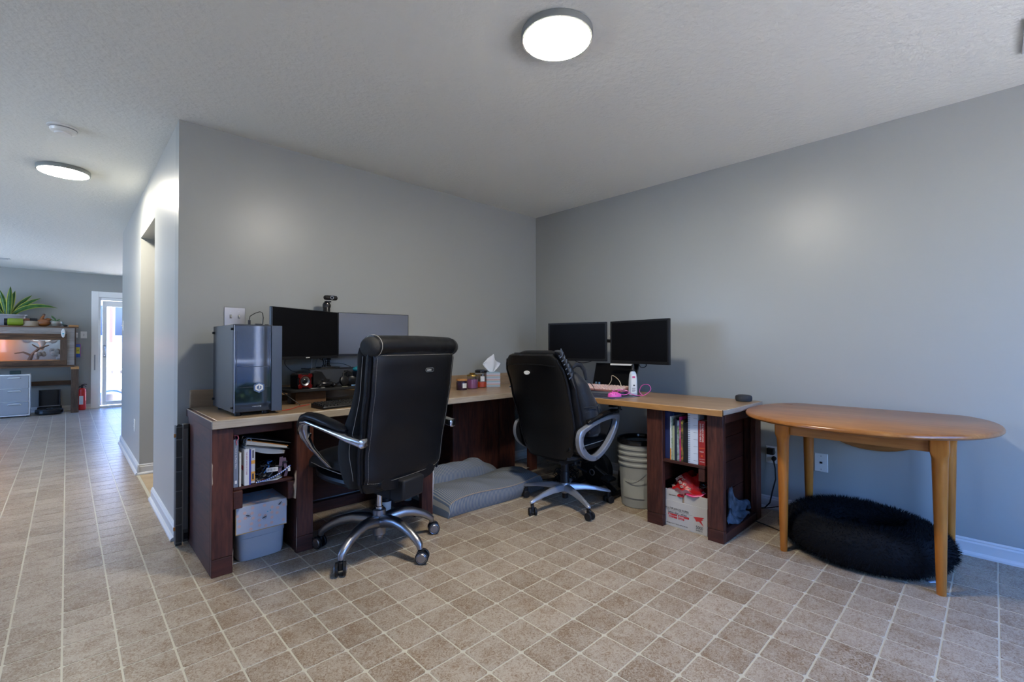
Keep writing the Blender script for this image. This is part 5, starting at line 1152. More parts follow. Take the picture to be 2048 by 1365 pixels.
tag(obj('battery_holder', MB().cyl((3.10, 2.245, CT+.022), (3.10, 2.245, CT+.072), .009, n=14).cyl((3.10, 2.215, CT+.022), (3.10, 2.215, CT+.072), .009, n=14).box(3.085, 3.115, 2.20, 2.26, CT+.0225-.0, CT+.028), mat('pale_blue_metal', (.22, .35, .45), .25, metal=.6)), 'pair of small pale blue cylinders behind the pink keyboard', 'holder').location = (.0, 0, .0)
t = thing('smart_speaker', 'small dark fabric-covered round speaker on the bookcase end of the countertop', 'smart speaker', (3.19, 1.140, CT))
obj('body', MB().lathe([(.040, 0), (.047, .004), (.050, .014), (.050, .028), (.047, .036), (.040, .039), (.001, .040)], n=36), mat('charcoal_knit', (.022, .025, .03), .85, bump=(400, .4)), t)
obj('light_ring', MB().lathe([(.0405, .0388), (.039, .0402), (.037, .0402)], n=36, cap=False), M_black, t)
# monitor arm for the right pair
t = thing('monitor_mount', 'silver pole and black clamp holding the right pair of monitors', 'monitor arm', (3.235, 2.165, CT))
obj('desk_clamp', MB().box(-.05, .05, -.04, .04, 0, .010).box(.035, .05, -.03, .03, -.09, 0).box(-.02, .05, -.03, .03, -.098, -.09), M_black, t, bevel=.002)
obj('pole', MB().cyl((0, 0, .010), (0, 0, .52), .0175, n=20), M_alu, t)
obj('collar', MB().lathe([(.026, .36), (.028, .365), (.028, .42), (.026, .425)], n=20), M_black, t)
obj('warning_label', MB().rings([[(.0288*math.cos(a), .0288*math.sin(a), z) for a in [R(170+k*6) for k in range(9)]] for z in (.378, .41)], cap=False, closed=False), mat('yellow_label', (.65, .48, .02), .5), t)
obj('arm_link', MB().tube([(0, 0, .40), (-.02, .12, .41), (-.09, .24, .41)], .014, 10).tube([(0, 0, .38), (-.01, -.12, .40), (-.06, -.25, .40)], .014, 10), M_black, t)
obj('allen_clip', MB().tube([(-.03, .01, .43), (-.034, .02, .45), (-.034, -.005, .452), (-.03, -.01, .43)], .003, 6), M_steel, t)
tag(obj('white_strip', MB().box(3.075, 3.10, 1.90, 2.09, .978, .990), M_paper), 'narrow pale strip fixed under the right monitor of the right desk', 'strip')
for lab, pts in (('short black cable looping below the left of the right-desk monitors', [(3.10, 2.46, 1.005), (3.10, 2.43, .992), (3.10, 2.38, .988), (3.11, 2.33, .995), (3.12, 2.30, 1.006)]),
                 ('black cable curl hanging below the right of the right-desk monitors', [(3.11, 1.86, .995), (3.10, 1.84, .970), (3.10, 1.81, .968), (3.10, 1.79, .985), (3.11, 1.81, .998)])): cable(lab, pts, .0035)
t = thing('keyboard_tray_clamp', 'black clamp fixed under the edge of the right countertop', 'clamp', (2.80, 1.85, CT-.0305))
obj('plate', MB().box(-.05, .05, -.06, .06, -.012, 0), M_black, t, bevel=.002)
obj('screw', MB().cyl((.0, -.02, -.012), (.0, -.02, -.05), .01, n=12).cyl((0, -.02, -.05), (0, -.02, -.056), .02, n=14), M_black, t)
obj('bracket', MB().box(-.03, .03, .01, .05, -.04, -.012), M_black, t, bevel=.002)

# ------------------------------------------------------------------ oval drop-leaf table
t = thing('drop_leaf_table', 'honey-coloured oval wooden table with one dropped leaf against the right wall', 'table')
cx, cy, ax_, by, xb = 3.10, .512, .553, .543, 3.492
def ov(e=0, n=72):
    out = []
    for k in range(n):
        a = 2*PI*k/n; c, s_ = math.cos(a), math.sin(a)
        x = cx + (ax_-e)*math.copysign(abs(c)**(2/2.15), c); y = cy + (by-e)*math.copysign(abs(s_)**(2/2.15), s_)
        out.append((min(x, xb-e), y))
    return out
P_ = []
for e, z in ((.020, .722), (.006, .726), (.0, .733), (.0, .739), (.004, .746), (.010, .750)): P_.append([(x, y, z) for x, y in ov(e)])
obj('tabletop', MB().rings(P_), M_honeyT, t)
# dropped leaf: the cut-off segment hanging down
seg = []
for k in range(25):
    y = cy - .41 + .82*k/24; q = max(0, 1-abs((y-cy)/by)**2.15)**(1/2.15); d = max(cx + ax_*q - xb, 0); seg.append((y, .738 - d*1.50))
lf = [(cy-.40, .738)] + [p for p in seg if p[1] < .735] + [(cy+.40, .738)]
obj('drop_leaf', MB().prism(lf[::-1], 3.496, 3.515, 'x'), M_honeyT, t, bevel=.003)
obj('knot_mark', MB().prism([(3.36+.010*math.cos(a)*.6, .93+.03*math.sin(a)) for a in [2*PI*k/20 for k in range(20)]], .7501, .7505, 'z'), mat('dark_knot', (.10, .045, .015), .5), t)
def leg(x, y, sx, sy):
    rs = []
    for z, r_, sq in ((0, .0165, 2), (.006, .0175, 2), (.25, .0225, 2), (.50, .0275, 2), (.585, .029, 2), (.615, .030, 2.3), (.632, .032, 5), (.645, .0335, 9), (.7215, .0335, 9)):
        rs.append(sup(x, y, r_, r_, z, 32, sq))
    return MB().rings(rs)
for x, y in ((2.853, .815), (2.858, .178), (3.345, .812), (3.355, .172)): obj('leg', leg(x, y, 1, 1), M_honeyZ, t)
M_hx = wood('honey_oak_apron', (.26, .10, .025), (.38, .16, .045), .33, 8, 'y')
obj('apron', MB().box(2.848, 2.868, .213, .780, .640, .7215), M_hx, t, bevel=.002)
obj('apron', MB().box(3.335, 3.355, .207, .777, .640, .7215), M_hx, t, bevel=.002)
obj('apron', MB().box(2.888, 3.31, .805, .825, .640, .7215), M_hx, t, bevel=.002); obj('apron', MB().box(2.893, 3.32, .165, .185, .640, .7215), M_hx, t, bevel=.002)
obj('leaf_support', MB().box(2.842, 3.46, .49, .515, .690, .7215), M_hx, t, bevel=.001)
obj('slide_gap', MB().box(2.8468, 2.8479, .485, .520, .688, .7215).box(2.8468, 2.8479, .33, .42, .716, .7213), M_darkwood, t)

# ------------------------------------------------------------------ plush pet bed
t = thing('pet_bed', 'round black long-fur plush pet bed under the oval table', 'pet bed', (3.128, .515, 0))
RX, RY = .345, .375
def bedf(u, v):
    a = 2*PI*u; b_ = 2*PI*v; rr = .105*(1+.06*math.sin(3*a+1)+.04*math.sin(7*a)); q = 1-.105/.36*1.0
    rad = q + (rr/.36)*math.cos(b_)
    return (RX*rad*math.cos(a), RY*rad*math.sin(a), .108 + .100*math.sin(b_)*(1+.10*math.sin(2*a+.6)))
M_fur = mat('black_fur', (.0018, .0021, .0032), .8, spec=.2)
m = MB(); nu, nv = 72, 24
rs = [[bedf(i/nu, j/nv) for j in range(nv)] for i in range(nu)]; rs.append(rs[0]); m.rings(rs, cap=False)
obj('rim', m, M_fur, t); obj('base_cushion', MB().lathe([(.24, .004), (.27, .03), (.24, .075), (.12, .085), (.001, .08)], n=40, sx=1, sy=1.05), M_fur, t)
fm = MB(); rnd = random.Random(11)
for k in range(30000):
    if k % 6 == 0:
        a, r_ = rnd.uniform(0, 2*PI), rnd.uniform(0, .25); c = Vector((r_*math.cos(a), r_*1.05*math.sin(a), .083)); nrm = Vector((0, 0, 1))
    else:
        u, v = rnd.random(), rnd.uniform(-.18, .68) % 1; c = Vector(bedf(u, v)); e1 = Vector(bedf(u+.002, v)) - c; e2 = Vector(bedf(u, v+.002)) - c; nrm = e1.cross(e2).normalized()
        a0_ = Vector((math.cos(2*PI*v)*math.cos(2*PI*u), math.cos(2*PI*v)*math.sin(2*PI*u), math.sin(2*PI*v)))
        if nrm.dot(a0_) < 0: nrm = -nrm
    tng = nrm.orthogonal().normalized(); tng.rotate(Matrix.Rotation(rnd.uniform(0, 6.28), 3, nrm))
    cl = Vector((math.sin(31*c.x+7*c.z), math.sin(27*c.y+3), -.35)); L_ = rnd.uniform(.012, .026); tip = c + (nrm*.85 + cl*.38 + tng*.25).normalized()*L_
    tip.z = max(tip.z, .003); w_ = tng.cross(nrm)*.0011
    if c.z < .004: continue
    fm.v += [tuple(c-w_), tuple(c+w_), tuple(tip)]; n_ = len(fm.v); fm.f.append((n_-3, n_-2, n_-1))
me = bpy.data.meshes.new('fur'); me.from_pydata(fm.v, [], fm.f); me.update()
o = obj('fur', me, M_fur, t, smooth=False); o['kind'] = 'stuff'
t = thing('care_label', 'small white printed care label sticking out from under the black pet bed', 'label', (2.975, .205, .001), R(-46))
obj('tag_cloth', MB().grid(lambda u, v: (.05*u-.025, .028*v, .001+.003*math.sin(PI*u)), 6, 1), mat('label_cloth', (.6, .6, .62), .7), t).modifiers.new('s', 'SOLIDIFY').thickness = .0006
obj('print_lines', MB().box(-.018, .012, .008, .010, .0045, .0049).box(-.018, .006, .014, .016, .0045, .0049).box(-.018, .010, .020, .022, .0045, .0049), M_ink, t)

# ------------------------------------------------------------------ striped cushion
m_st = mat('pinstripe_fabric', (.10, .13, .17), .8); nt = m_st.node_tree; b = nt.nodes['Principled BSDF']
uvn = nt.nodes.new('ShaderNodeUVMap'); sxs = nt.nodes.new('ShaderNodeSeparateXYZ'); nt.links.new(uvn.outputs[0], sxs.inputs[0])
f_ = mth.__globals__
def mth2(nt_, op, a, b_=None):
    n_ = nt_.nodes.new('ShaderNodeMath'); n_.operation = op
    for i, q in enumerate((a, b_)):
        if q is None: continue
        if isinstance(q, (int, float)): n_.inputs[i].default_value = q
        else: nt_.links.new(q, n_.inputs[i])
    return n_.outputs[0]
fr_ = mth2(nt, 'FRACT', mth2(nt, 'MULTIPLY', sxs.outputs['X'], 78.0)); rp = nt.nodes.new('ShaderNodeValToRGB'); rp.color_ramp.interpolation = 'CONSTANT'
rp.color_ramp.elements[0].color = (.085, .115, .155, 1); rp.color_ramp.elements[1].position = .58; rp.color_ramp.elements[1].color = (.26, .25, .22, 1)
nt.links.new(fr_, rp.inputs[0]); nt.links.new(rp.outputs[0], b.inputs['Base Color'])
t = thing('floor_cushion', 'large grey and blue pinstriped floor cushion, rumpled, under the desk corner', 'cushion', (0, 0, 0))
def pil(x0, x1, y0, y1, zt, seed, skew=0, zb=.0, rump=1.0, off=(0, 0)):
    # v: 0..1 wraps front wall -> top -> back wall
    nu, nv = 70, 44; m = MB(); uv = []
    prof = [(0, .0), (-.012, .35), (-.010, .75), (0, .96)]   # front wall
    for i in range(nu+1):
        u = i/nu; e = (2*u-1); xe = x0 + (x1-x0)*u
        for j in range(nv+1):
            v = j/nv
            if v < .18: q = v/.18; y = y0 - .012*math.sin(PI*q); h_ = .93*q; 
            elif v > .82: q = (v-.82)/.18; y = y1 + .012*math.sin(PI*q); h_ = .93*(1-q)
            else: q = (v-.18)/.64; y = y0 + (y1-y0)*q; h_ = .93 + .07*math.sin(PI*q)**.5
            edge = max(0, 1-abs(e)**14); side = edge**.3 if edge > 0 else 0
            z = zb + zt(u, (y-y0)/(y1-y0))*h_*max(side, .02)
            if .18 <= v <= .82: z += rump*.010*math.sin(23*u+seed+5*v)*math.sin(PI*q)*math.sin(9*v+4*u)
            m.v.append((xe + skew*(y-y0) + off[0], y + off[1] + .012*math.sin(6*u+seed), max(z, .002)))
            uv.append((u*(x1-x0)/.95, v))
    for i in range(nu):
        for j in range(nv):
            a = i*(nv+1)+j; m.f.append((a, a+nv+1, a+nv+2, a+1))
    me = bpy.data.meshes.new('cushion_body'); me.from_pydata(m.v, [], m.f); me.update()
    ul = me.uv_layers.new(name='UVMap')
    for lp in me.loops: ul.data[lp.index].uv = uv[lp.vertex_index]
    return me, m
me, mm = pil(1.80, 2.72, 2.475, 2.86, lambda u, q: .105 + .030*math.sin(PI*q) + .02*u + .012*math.sin(7*u), 1, -.08)
obj('cushion_body', me, m_st, t)
nv = 44; pp_ = [Vector(mm.v[i*(nv+1)+8]) + Vector((0, -.001, .002)) for i in range(2, 69)]
m_pip = mat('tan_piping', (.34, .26, .18), .7)
obj('piping', MB().tube(pp_, .0035, 6), m_pip, t)
me, mm2 = pil(1.86, 2.62, 2.83, 3.00, lambda u, q: .185 + .045*math.sin(PI*q)*(.6+.4*math.sin(3*u+.6)) - .11*max(0, u-.72)/.28, 3, .12)
obj('cushion_fold', me, m_st, t)

# ------------------------------------------------------------------ bucket
t = thing('bucket', 'grey plastic bucket with black lid rim beside the right bookcase pedestal', 'bucket', (2.965, 1.775, 0))
m_bk = mat('grey_bucket_plastic', (.30, .31, .29), .45)
obj('body', MB().lathe([(.118, 0), (.124, .004), (.132, .14), (.138, .265), (.139, .285), (.146, .290), (.147, .300), (.141, .306), (.142, .325), (.150, .330), (.151, .340), (.144, .346), (.145, .365), (.153, .370), (.154, .380), (.147, .386), (.148, .402), (.155, .406), (.155, .418), (.149, .422), (.149, .437), (.140, .437), (.128, .1), (.001, .09)], n=48), m_bk, t)
obj('lid_ring', MB().lathe([(.147, .438), (.153, .440), (.155, .452), (.153, .468), (.146, .474), (.138, .470), (.136, .455), (.12, .452), (.001, .452)], n=48), M_blackg, t)
obj('wire_handle', MB().tube([(-.02 + .16*math.cos(a)*.2 - .12*math.sin(a)*1.0*.98, .0 + .157*math.cos(a), .375 - .20*math.sin(a)) for a in [PI*k/20 for k in range(21)]], .0022, 6), M_steel, t)
obj('handle_ear', MB().cyl((-.01, .148, .376), (-.01, .166, .376), .012, n=14), m_bk, t); obj('handle_ear', MB().cyl((-.01, -.166, .376), (-.01, -.148, .376), .012, n=14), m_bk, t)
obj('label_panel', MB().rings([[(.1335*math.cos(a)*(1+(z-.1)*.09), .1335*math.sin(a)*(1+(z-.1)*.09), z) for a in [R(158+k*6) for k in range(12)]] for z in (.07, .235)], cap=False, closed=False), mat('pale_label', (.36, .37, .33), .6), t)

# ------------------------------------------------------------------ black equipment under the right desk
t = thing('pedal_exerciser', 'dark pedal machine with metal tubes on the floor behind the worn office chair', 'exercise machine', (2.98, 2.17, 0))
m_dk = mat('dark_metal', (.02, .02, .022), .35, metal=.6)
obj('base_foot', MB().tube([(-.16, -.20, .022), (-.10, -.205, .022), (.16, -.20, .022)], .02, 12), m_dk, t); obj('base_foot', MB().tube([(-.16, .20, .022), (.16, .20, .022)], .02, 12), m_dk, t)
obj('frame_tube', MB().tube([(0, -.18, .03), (0, -.05, .12), (0, .05, .12), (0, .18, .03)], .02, 12), m_dk, t)
obj('flywheel_cover', MB().lathe([(.001, -.045), (.09, -.045), (.13, -.030), (.135, 0), (.13, .030), (.09, .045), (.001, .045)], n=36), M_black, t, loc=(.02, 0, .165), rot=(0, R(90), 0))
obj('silver_ring', MB().lathe([(.022, 0), (.026, .006), (.018, .008)], n=22, cap=False), M_steel, t, loc=(-.035, -.0, .15), rot=(0, R(-90), 0))
obj('crank_tube', MB().tube([(-.07, -.16, .16), (-.05, -.04, .205)], .011, 12), M_steel, t)
obj('crank_tube', MB().tube([(-.07, .03, .15), (-.10, .10, .19)], .010, 10), m_dk, t)
for x, y, z, q in ((-.09, -.185, .15, .3), (-.11, .13, .20, -.4)): obj('pedal', MB().obox((x, y, z), (.10, .07, .022), (q, 0, 0)), M_black, t, bevel=.004)
obj('tension_knob', MB().lathe([(.020, 0), (.022, .004), (.018, .022), (.001, .024)], n=18), mat('pale_blue_knob', (.25, .32, .40), .35), t, loc=(-.045, -.02, .275), rot=(0, R(-70), 0))
obj('knob_stem', MB().cyl((-.0, -.02, .24), (-.045, -.02, .275), .009, n=10), m_dk, t)
t = thing('cable_bundle', 'tangle of dark cables and adapters on the floor behind the worn chair', 'cables')
obj('black_cable', tangle(2.93, 2.42, .004, .12, .10, .12, 6, 21, .0035), M_black, t)
obj('adapter_brick', MB().obox((2.98, 2.50, .022), (.07, .12, .04), (0, 0, .4)), M_black, t, bevel=.005)
t = thing('equipment_bag', 'black soft bag slumped behind the bucket under the right countertop', 'bag', (3.30, 2.0, 0))
obj('bag_body', MB().grid(lambda u, v: ((.13*(1+.08*math.sin(6*PI*u+4*v)))*math.cos(2*PI*u)*math.sin(PI*min(.5+.5*v, .995))**.6, .16*math.sin(2*PI*u)*math.sin(PI*min(.5+.5*v, .995))**.6*(1+.05*math.sin(10*PI*u)), .34*v+.002), 40, 14), M_blackm, t)
obj('bag_handle', MB().tube([(-.02, -.06, .32), (-.03, -.05, .37), (-.03, .04, .38), (-.02, .06, .32)], .008, 8), M_black, t)
t = thing('paper_bag', 'pale crumpled paper lying at the foot of the corner pedestal behind the worn chair', 'paper', (2.86, 2.90, .001))
obj('crumpled_paper', MB().grid(lambda u, v: (.16*u-.02, .07*v, .012+.02*abs(math.sin(5*u+3*v))+.012*math.sin(9*u)), 10, 6), mat('aged_paper', (.42, .36, .28), .8), t).modifiers.new('s', 'SOLIDIFY').thickness = .001
cable('black cable trailing across the floor behind the worn chair', [(2.86, 2.72, .004), (2.92, 2.62, .004), (3.02, 2.60, .004), (3.05, 2.5, .004), (2.90, 2.30, .004)], .0035)
# a few specks of dirt on the floor
for lab, x, y in (('red crumb on the tiles left of the desk pedestal', .365, 2.90), ('small black crumb on the tiles in the foreground centre', 1.20, 1.10), ('black crumb on the tiles left of centre foreground', 1.05, .80)):
    pass

# ------------------------------------------------------------------ far room
t = thing('terrarium_stand', 'large rustic wooden terrarium stand with lit glass front against the far wall', 'terrarium', (0, 0, 0))
TY0, TY1 = 10.92, 11.40; X0 = -1.75; X1 = .115
obj('top_board', MB().box(X0, X1+.03, TY0-.02, TY1, 1.452, 1.470), M_rustic, t, bevel=.002)
obj('upper_board', MB().box(X0, X1, TY0, TY0+.02, 1.385, 1.450), M_greywood, t, bevel=.002)
obj('frame_rail', MB().box(X0, .0, TY0-.022, TY0-.001, 1.243, 1.345), M_rustic, t, bevel=.003)
obj('frame_rail', MB().box(X0, .0, TY0-.022, TY0-.001, .815, .898), M_rustic, t, bevel=.003)
obj('frame_stile', MB().box(-.082, -.0, TY0-.0225, TY0-.001, .899, 1.242), M_rusticZ, t, bevel=.003)
obj('upper_board', MB().box(X0, 0.001, TY0, TY0+.02, 1.346, 1.384), M_greywood, t)
obj('side_board', MB().box(.002, .095, TY0, TY0+.02, .82, 1.384), M_greywood, t, bevel=.002)
obj('corner_post', MB().box(.096, .116, TY0-.005, TY1, .82, 1.451), M_rusticZ, t, bevel=.002)
obj('bottom_board', MB().box(X0, .095, TY0+.001, TY1, .785, .812), M_rustic, t)
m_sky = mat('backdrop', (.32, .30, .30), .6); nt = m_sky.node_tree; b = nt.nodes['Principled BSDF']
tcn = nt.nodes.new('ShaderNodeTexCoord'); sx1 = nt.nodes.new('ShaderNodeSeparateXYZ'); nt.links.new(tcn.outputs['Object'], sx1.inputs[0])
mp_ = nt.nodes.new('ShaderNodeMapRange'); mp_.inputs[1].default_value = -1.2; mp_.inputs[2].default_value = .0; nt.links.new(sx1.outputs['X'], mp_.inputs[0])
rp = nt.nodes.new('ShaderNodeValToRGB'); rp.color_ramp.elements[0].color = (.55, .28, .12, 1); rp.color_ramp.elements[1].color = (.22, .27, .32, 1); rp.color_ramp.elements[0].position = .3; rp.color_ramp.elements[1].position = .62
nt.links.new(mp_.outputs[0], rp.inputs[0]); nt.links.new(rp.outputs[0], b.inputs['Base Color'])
obj('backdrop', MB().box(X0, .09, TY1-.02, TY1, .813, 1.44), m_sky, t)
obj('substrate', MB().box(X0, .09, TY0+.03, TY1-.021, .813, .905), mat('orange_sand', (.45, .22, .09), .9, bump=(40, .6, .01)), t)
obj('glass_front', MB().box(X0, -.083, TY0-.006, TY0-.002, .899, 1.242), GM, t)
m_br = mat('driftwood', (.16, .11, .085), .8)
obj('driftwood', MB().tube([(-.45, 11.15, .90), (-.42, 11.15, 1.0), (-.34, 11.15, 1.10), (-.22, 11.15, 1.16)], [.03, .022, .018, .010], 8).tube([(-.42, 11.15, .98), (-.52, 11.15, 1.04), (-.62, 11.15, 1.02)], [.018, .014, .008], 8).tube([(-.34, 11.15, 1.10), (-.42, 11.14, 1.17)], [.014, .008], 8), m_br, t)
sk = MB().rings([[(-.305+w_*math.cos(q), 11.2+.03*math.sin(q), z) for q in [2*PI*k/14 for k in range(14)]] for z, w_ in ((1.07, .018), (1.10, .028), (1.15, .030), (1.20, .055), (1.235, .05))])
sk.tube([(-.33, 11.2, 1.21), (-.40, 11.19, 1.225), (-.47, 11.18, 1.27)], [.018, .016, .006], 8).tube([(-.28, 11.2, 1.21), (-.21, 11.19, 1.225), (-.17, 11.18, 1.27)], [.018, .016, .006], 8)
obj('bull_skull', sk, mat('bone_white', (.62, .56, .50), .6), t)
for x, sc_ in ((-.32, .10), (-.115, .13)):
    m = MB(); rnd = random.Random(int(-x*100))
    for k in range(7): m.ell((x+rnd.uniform(-.5, .5)*sc_, 11.12+rnd.uniform(-.03, .03), .91+rnd.random()*sc_*1.2), (.32*sc_, .03, .35*sc_), 8, 6)
    obj('rock', m, mat('grey_rock', (.18, .18, .17), .8, var=(12, (.35, .34, .32))), t)
m_tl = mat('terrarium_lamp', (1, .6, .3), .5, emit=(1, .45, .14), emits=22)
obj('heat_lamp', MB().ell((-.98, 11.2, 1.32), (.06, .06, .05), 16, 8), m_tl, t)
m_tl2 = mat('terrarium_light', (1, 1, 1), .5, emit=(.75, .88, 1.0), emits=6)
obj('light_tube', MB().cyl((-.55, 11.2, 1.30), (-.02, 11.2, 1.30), .012, n=10), m_tl2, t)
for x in (-.10, -.41): obj('vent_ring', MB().lathe([(.055, 0), (.06, .006), (.045, .008), (.04, .002), (.025, .004), (.022, .008)], n=24, cap=False), M_alu, t, loc=(x-.08, TY1-.03, 1.255), rot=(R(90), 0, 0))
obj('leg', MB().box(.056, .152, TY0-.002, TY0+.09, 0, .745), M_rusticZ, t, bevel=.003); obj('leg', MB().box(.056, .152, TY1-.09, TY1, 0, .745), M_rusticZ, t, bevel=.003)
obj('leg', MB().box(-1.75, -1.66, TY0-.002, TY0+.09, 0, .784), M_rusticZ, t); obj('leg', MB().box(-1.75, -1.66, TY1-.09, TY1, 0, .784), M_rusticZ, t)
obj('leg_cap', MB().box(.050, .156, TY0-.004, TY1, .746, .784), M_orangewood, t, bevel=.002)
obj('stretcher', MB().box(-1.65, .055, TY1-.06, TY1-.02, .46, .535), M_rustic, t, bevel=.002)
# thermometers / clip
tt = thing('clip_gadget', 'white and blue clip-on gadget at the top right of the terrarium front', 'gadget', (-.045, TY0-.023, 1.36))
obj('body', MB().rings([[(.026*math.cos(q)*s_, y, .075*math.sin(q)*s_) for q in [2*PI*k/18 for k in range(18)]] for y, s_ in ((-.02, .8), (-.012, 1), (0, 1))]), M_plast_w, tt)
obj('blue_patch', MB().cyl((.0, -.0205, -.01), (.0, -.022, -.01), .012, n=12), mat('cyan_patch', (.05, .4, .5), .5), tt)
tag(obj('orange_block', MB().box(.02, .145, TY0+.0, TY0+.09, 1.4705, 1.50), M_orangewood, bevel=.002), 'short orange wooden block on the right end of the terrarium top', 'block')
tag(obj('dark_puck', MB().ell((-.02, TY0+.04, 1.488), (.03, .03, .018), 14, 8), M_blackm), 'small dark round object beside the orange block on the terrarium', 'puck')
tt = thing('notebook_pack', 'yellow, red and blue pack hung on the side of the terrarium', 'pack', (.128, 11.1, 1.06))
obj('red_back', MB().box(-.011, .05, -.01, .03, -.10, .12), mat('pack_red', (.5, .04, .03), .4), tt, bevel=.003); obj('blue_band', MB().box(-.0115, .045, -.012, -.0105, -.115, .115), mat('pack_blue', (.02, .10, .45), .4), tt); obj('yellow_label', MB().box(-.01, .035, -.0135, -.0125, -.05, .06), mat('pack_yellow', (.75, .65, .05), .4), tt)
text('HI', .05, M_ink, tt, (-.004, -.0145, -.012), FX, sx=.6)
tt = thing('thermometer', 'small white gauge on the side of the terrarium above the coloured pack', 'gauge', (.128, 11.15, 1.33)); obj('dial', MB().cyl((-.011, 0, 0), (.008, 0, 0), .045, n=20), M_plast_w, tt)
# plant
t = thing('snake_plant', 'snake plant with yellow-edged leaves in a grey tub on the terrarium', 'plant', (-.70, 11.20, 1.4705))
tb_ = obj('tub', MB().rings([sup(0, 0, w_, d_, z, 32, 5) for z, w_, d_ in ((0, .19, .14), (.004, .195, .145), (.16, .212, .16), (.165, .222, .17), (.185, .224, .172), (.190, .222, .17), (.188, .206, .155), (.15, .20, .15))]), mat('grey_tub', (.30, .30, .32), .35, metal=.3), t)
obj('soil', MB().rings([sup(0, 0, .2, .15, z, 32, 5) for z in (.12, .155)]), mat('soil', (.03, .02, .015), .9), t)
M_leaf = mat('dark_leaf', (.02, .085, .015), .4, var=(18, (.05, .16, .03))); M_leafe = mat('yellow_leaf_edge', (.42, .45, .06), .45)
rnd = random.Random(3)
leaves = [(.02, -.10, 2, .50, .035), (.02, .02, 8, .44, .04), (.09, .10, 28, .44, .036), (.11, .02, 40, .46, .036), (-.03, .0, -10, .46, .036), (-.05, .05, -28, .50, .032), (-.10, -.02, -50, .52, .034), (-.06, .06, -4, .33, .035), (.05, .05, -14, .30, .034), (.06, -.03, 66, .58, .038)]
for lx, ly, ang, Ln, wd in leaves:
    pc = []; a = R(ang)
    for k in range(15):
        v = k/14; bend = a*(.45+.65*v); 
        pc.append((lx*.5 + math.sin(bend)*Ln*v, ly*.5, .15 + math.cos(bend)*Ln*v*(1 if ang < 60 else 1)))
    def strip(f0, f1, off):
        m = MB()
        for s in (-1, 1):
            rr = []
            for k, p in enumerate(pc):
                v = k/14; w_ = wd*(.55+.9*v-1.42*v**3.2)*1.15; w_ = max(w_, .0006)
                nx = Vector((math.cos(a*.9), 0, -math.sin(a*.9))); q0 = Vector(p)+nx*s*w_*f0; q1 = Vector(p)+nx*s*w_*f1
                rr.append([q0+Vector((0, -off, 0)), q1+Vector((0, -off+.008*f1, 0)), q1+Vector((0, .003, 0)), q0+Vector((0, .003, 0))])
            m.rings(rr)
        return m
    lf_ = obj('leaf', strip(0, .74, .002), M_leaf, t); obj('leaf_edge', strip(.74, 1, .002), M_leafe, lf_)
# small things on top
TT = 1.4705
t = thing('glass_jar', 'green glass jar lying on its side on the terrarium top', 'jar', (-.60, 10.97, TT+.062))
obj('jar_glass', MB().lathe([(.001, -.09), (.05, -.09), (.06, -.08), (.06, .06), (.052, .075), (.052, .085), (.001, .085)], n=24), mat('green_glass', (.22, .30, .02), .15, spec=.8), t, rot=(0, R(90), 0))
obj('lid', MB().lathe([(.001, -.125), (.055, -.125), (.055, -.092), (.001, -.092)], n=24), M_black, t, rot=(0, R(90), 0))
t = thing('woven_basket', 'small woven basket holding brown wooden pieces on the terrarium top', 'basket', (-.435, 10.99, TT))
wv = MB()
for k in range(5): wv.tube([(.088*math.cos(a), .06*math.sin(a), .009+.016*k) for a in [2*PI*q/28 for q in range(28)]], .0095, 7, closed=True)
obj('basket_coils', wv, mat('pale_wicker', (.38, .30, .22), .7), t)
obj('basket_floor', MB().rings([sup(0, 0, .085, .057, z, 24, 2) for z in (.001, .006)]), mat('wicker_floor', (.3, .24, .18), .8), t)
tag(obj('wood_piece', MB().ell((-.475, 11.02, TT+.095), (.045, .035, .032), 12, 8, .8), mat('red_brown_wood', (.22, .08, .045), .6)), 'reddish brown rounded piece in the woven basket', 'piece')
tag(obj('dark_block', MB().obox((-.40, 11.02, TT+.104), (.085, .05, .055), (0, .05, 0)), M_blackm, bevel=.004), 'dark grey block in the woven basket', 'block')
t = thing('ceramic_hen', 'amber brown ceramic bird figure on the terrarium top', 'figurine', (-.285, 11.02, TT))
m_am = mat('amber_glaze', (.22, .07, .015), .25, coat=.4)
obj('body', MB().ell((0, 0, .062), (.085, .06, .062), 24, 14, .9), m_am, t); obj('tail', MB().ell((.055, 0, .115), (.04, .025, .028), 12, 8), m_am, t)
obj('neck', MB().tube([(-.02, 0, .10), (-.008, 0, .15), (.008, 0, .185)], [.035, .024, .016], 12), m_am, t); obj('head', MB().ell((.006, 0, .19), (.022, .018, .024), 12, 8), mat('brown_glaze', (.10, .045, .02), .3), t)
t = thing('potted_succulent', 'small round grey-green pot with a drooping leafy plant on the terrarium top', 'potted plant', (-.13, 11.02, TT))
obj('pot', MB().lathe([(.03, 0), (.055, .02), (.072, .055), (.066, .09), (.058, .092), (.060, .06), (.001, .05)], n=26), mat('sage_glaze', (.22, .25, .20), .4, var=(16, (.30, .22, .18))), t)
for q, (dx, dz) in enumerate(((-.03, .055), (-.075, .035), (-.05, .08), (.03, .03), (.075, -.02), (.09, -.05))):
    obj('leaf', MB().rings([[(dx*v + w_*math.cos(a), .005*q-.01+.004*math.sin(a), .09 + dz*v + w_*.3*math.sin(a)) for a in [2*PI*k/8 for k in range(8)]] for v, w_ in ((0, .004), (.4, .010), (.8, .016), (1, .012), (1.2, .003))]), M_leaf if q < 4 else mat('teal_leaf', (.05, .22, .16), .5), t)
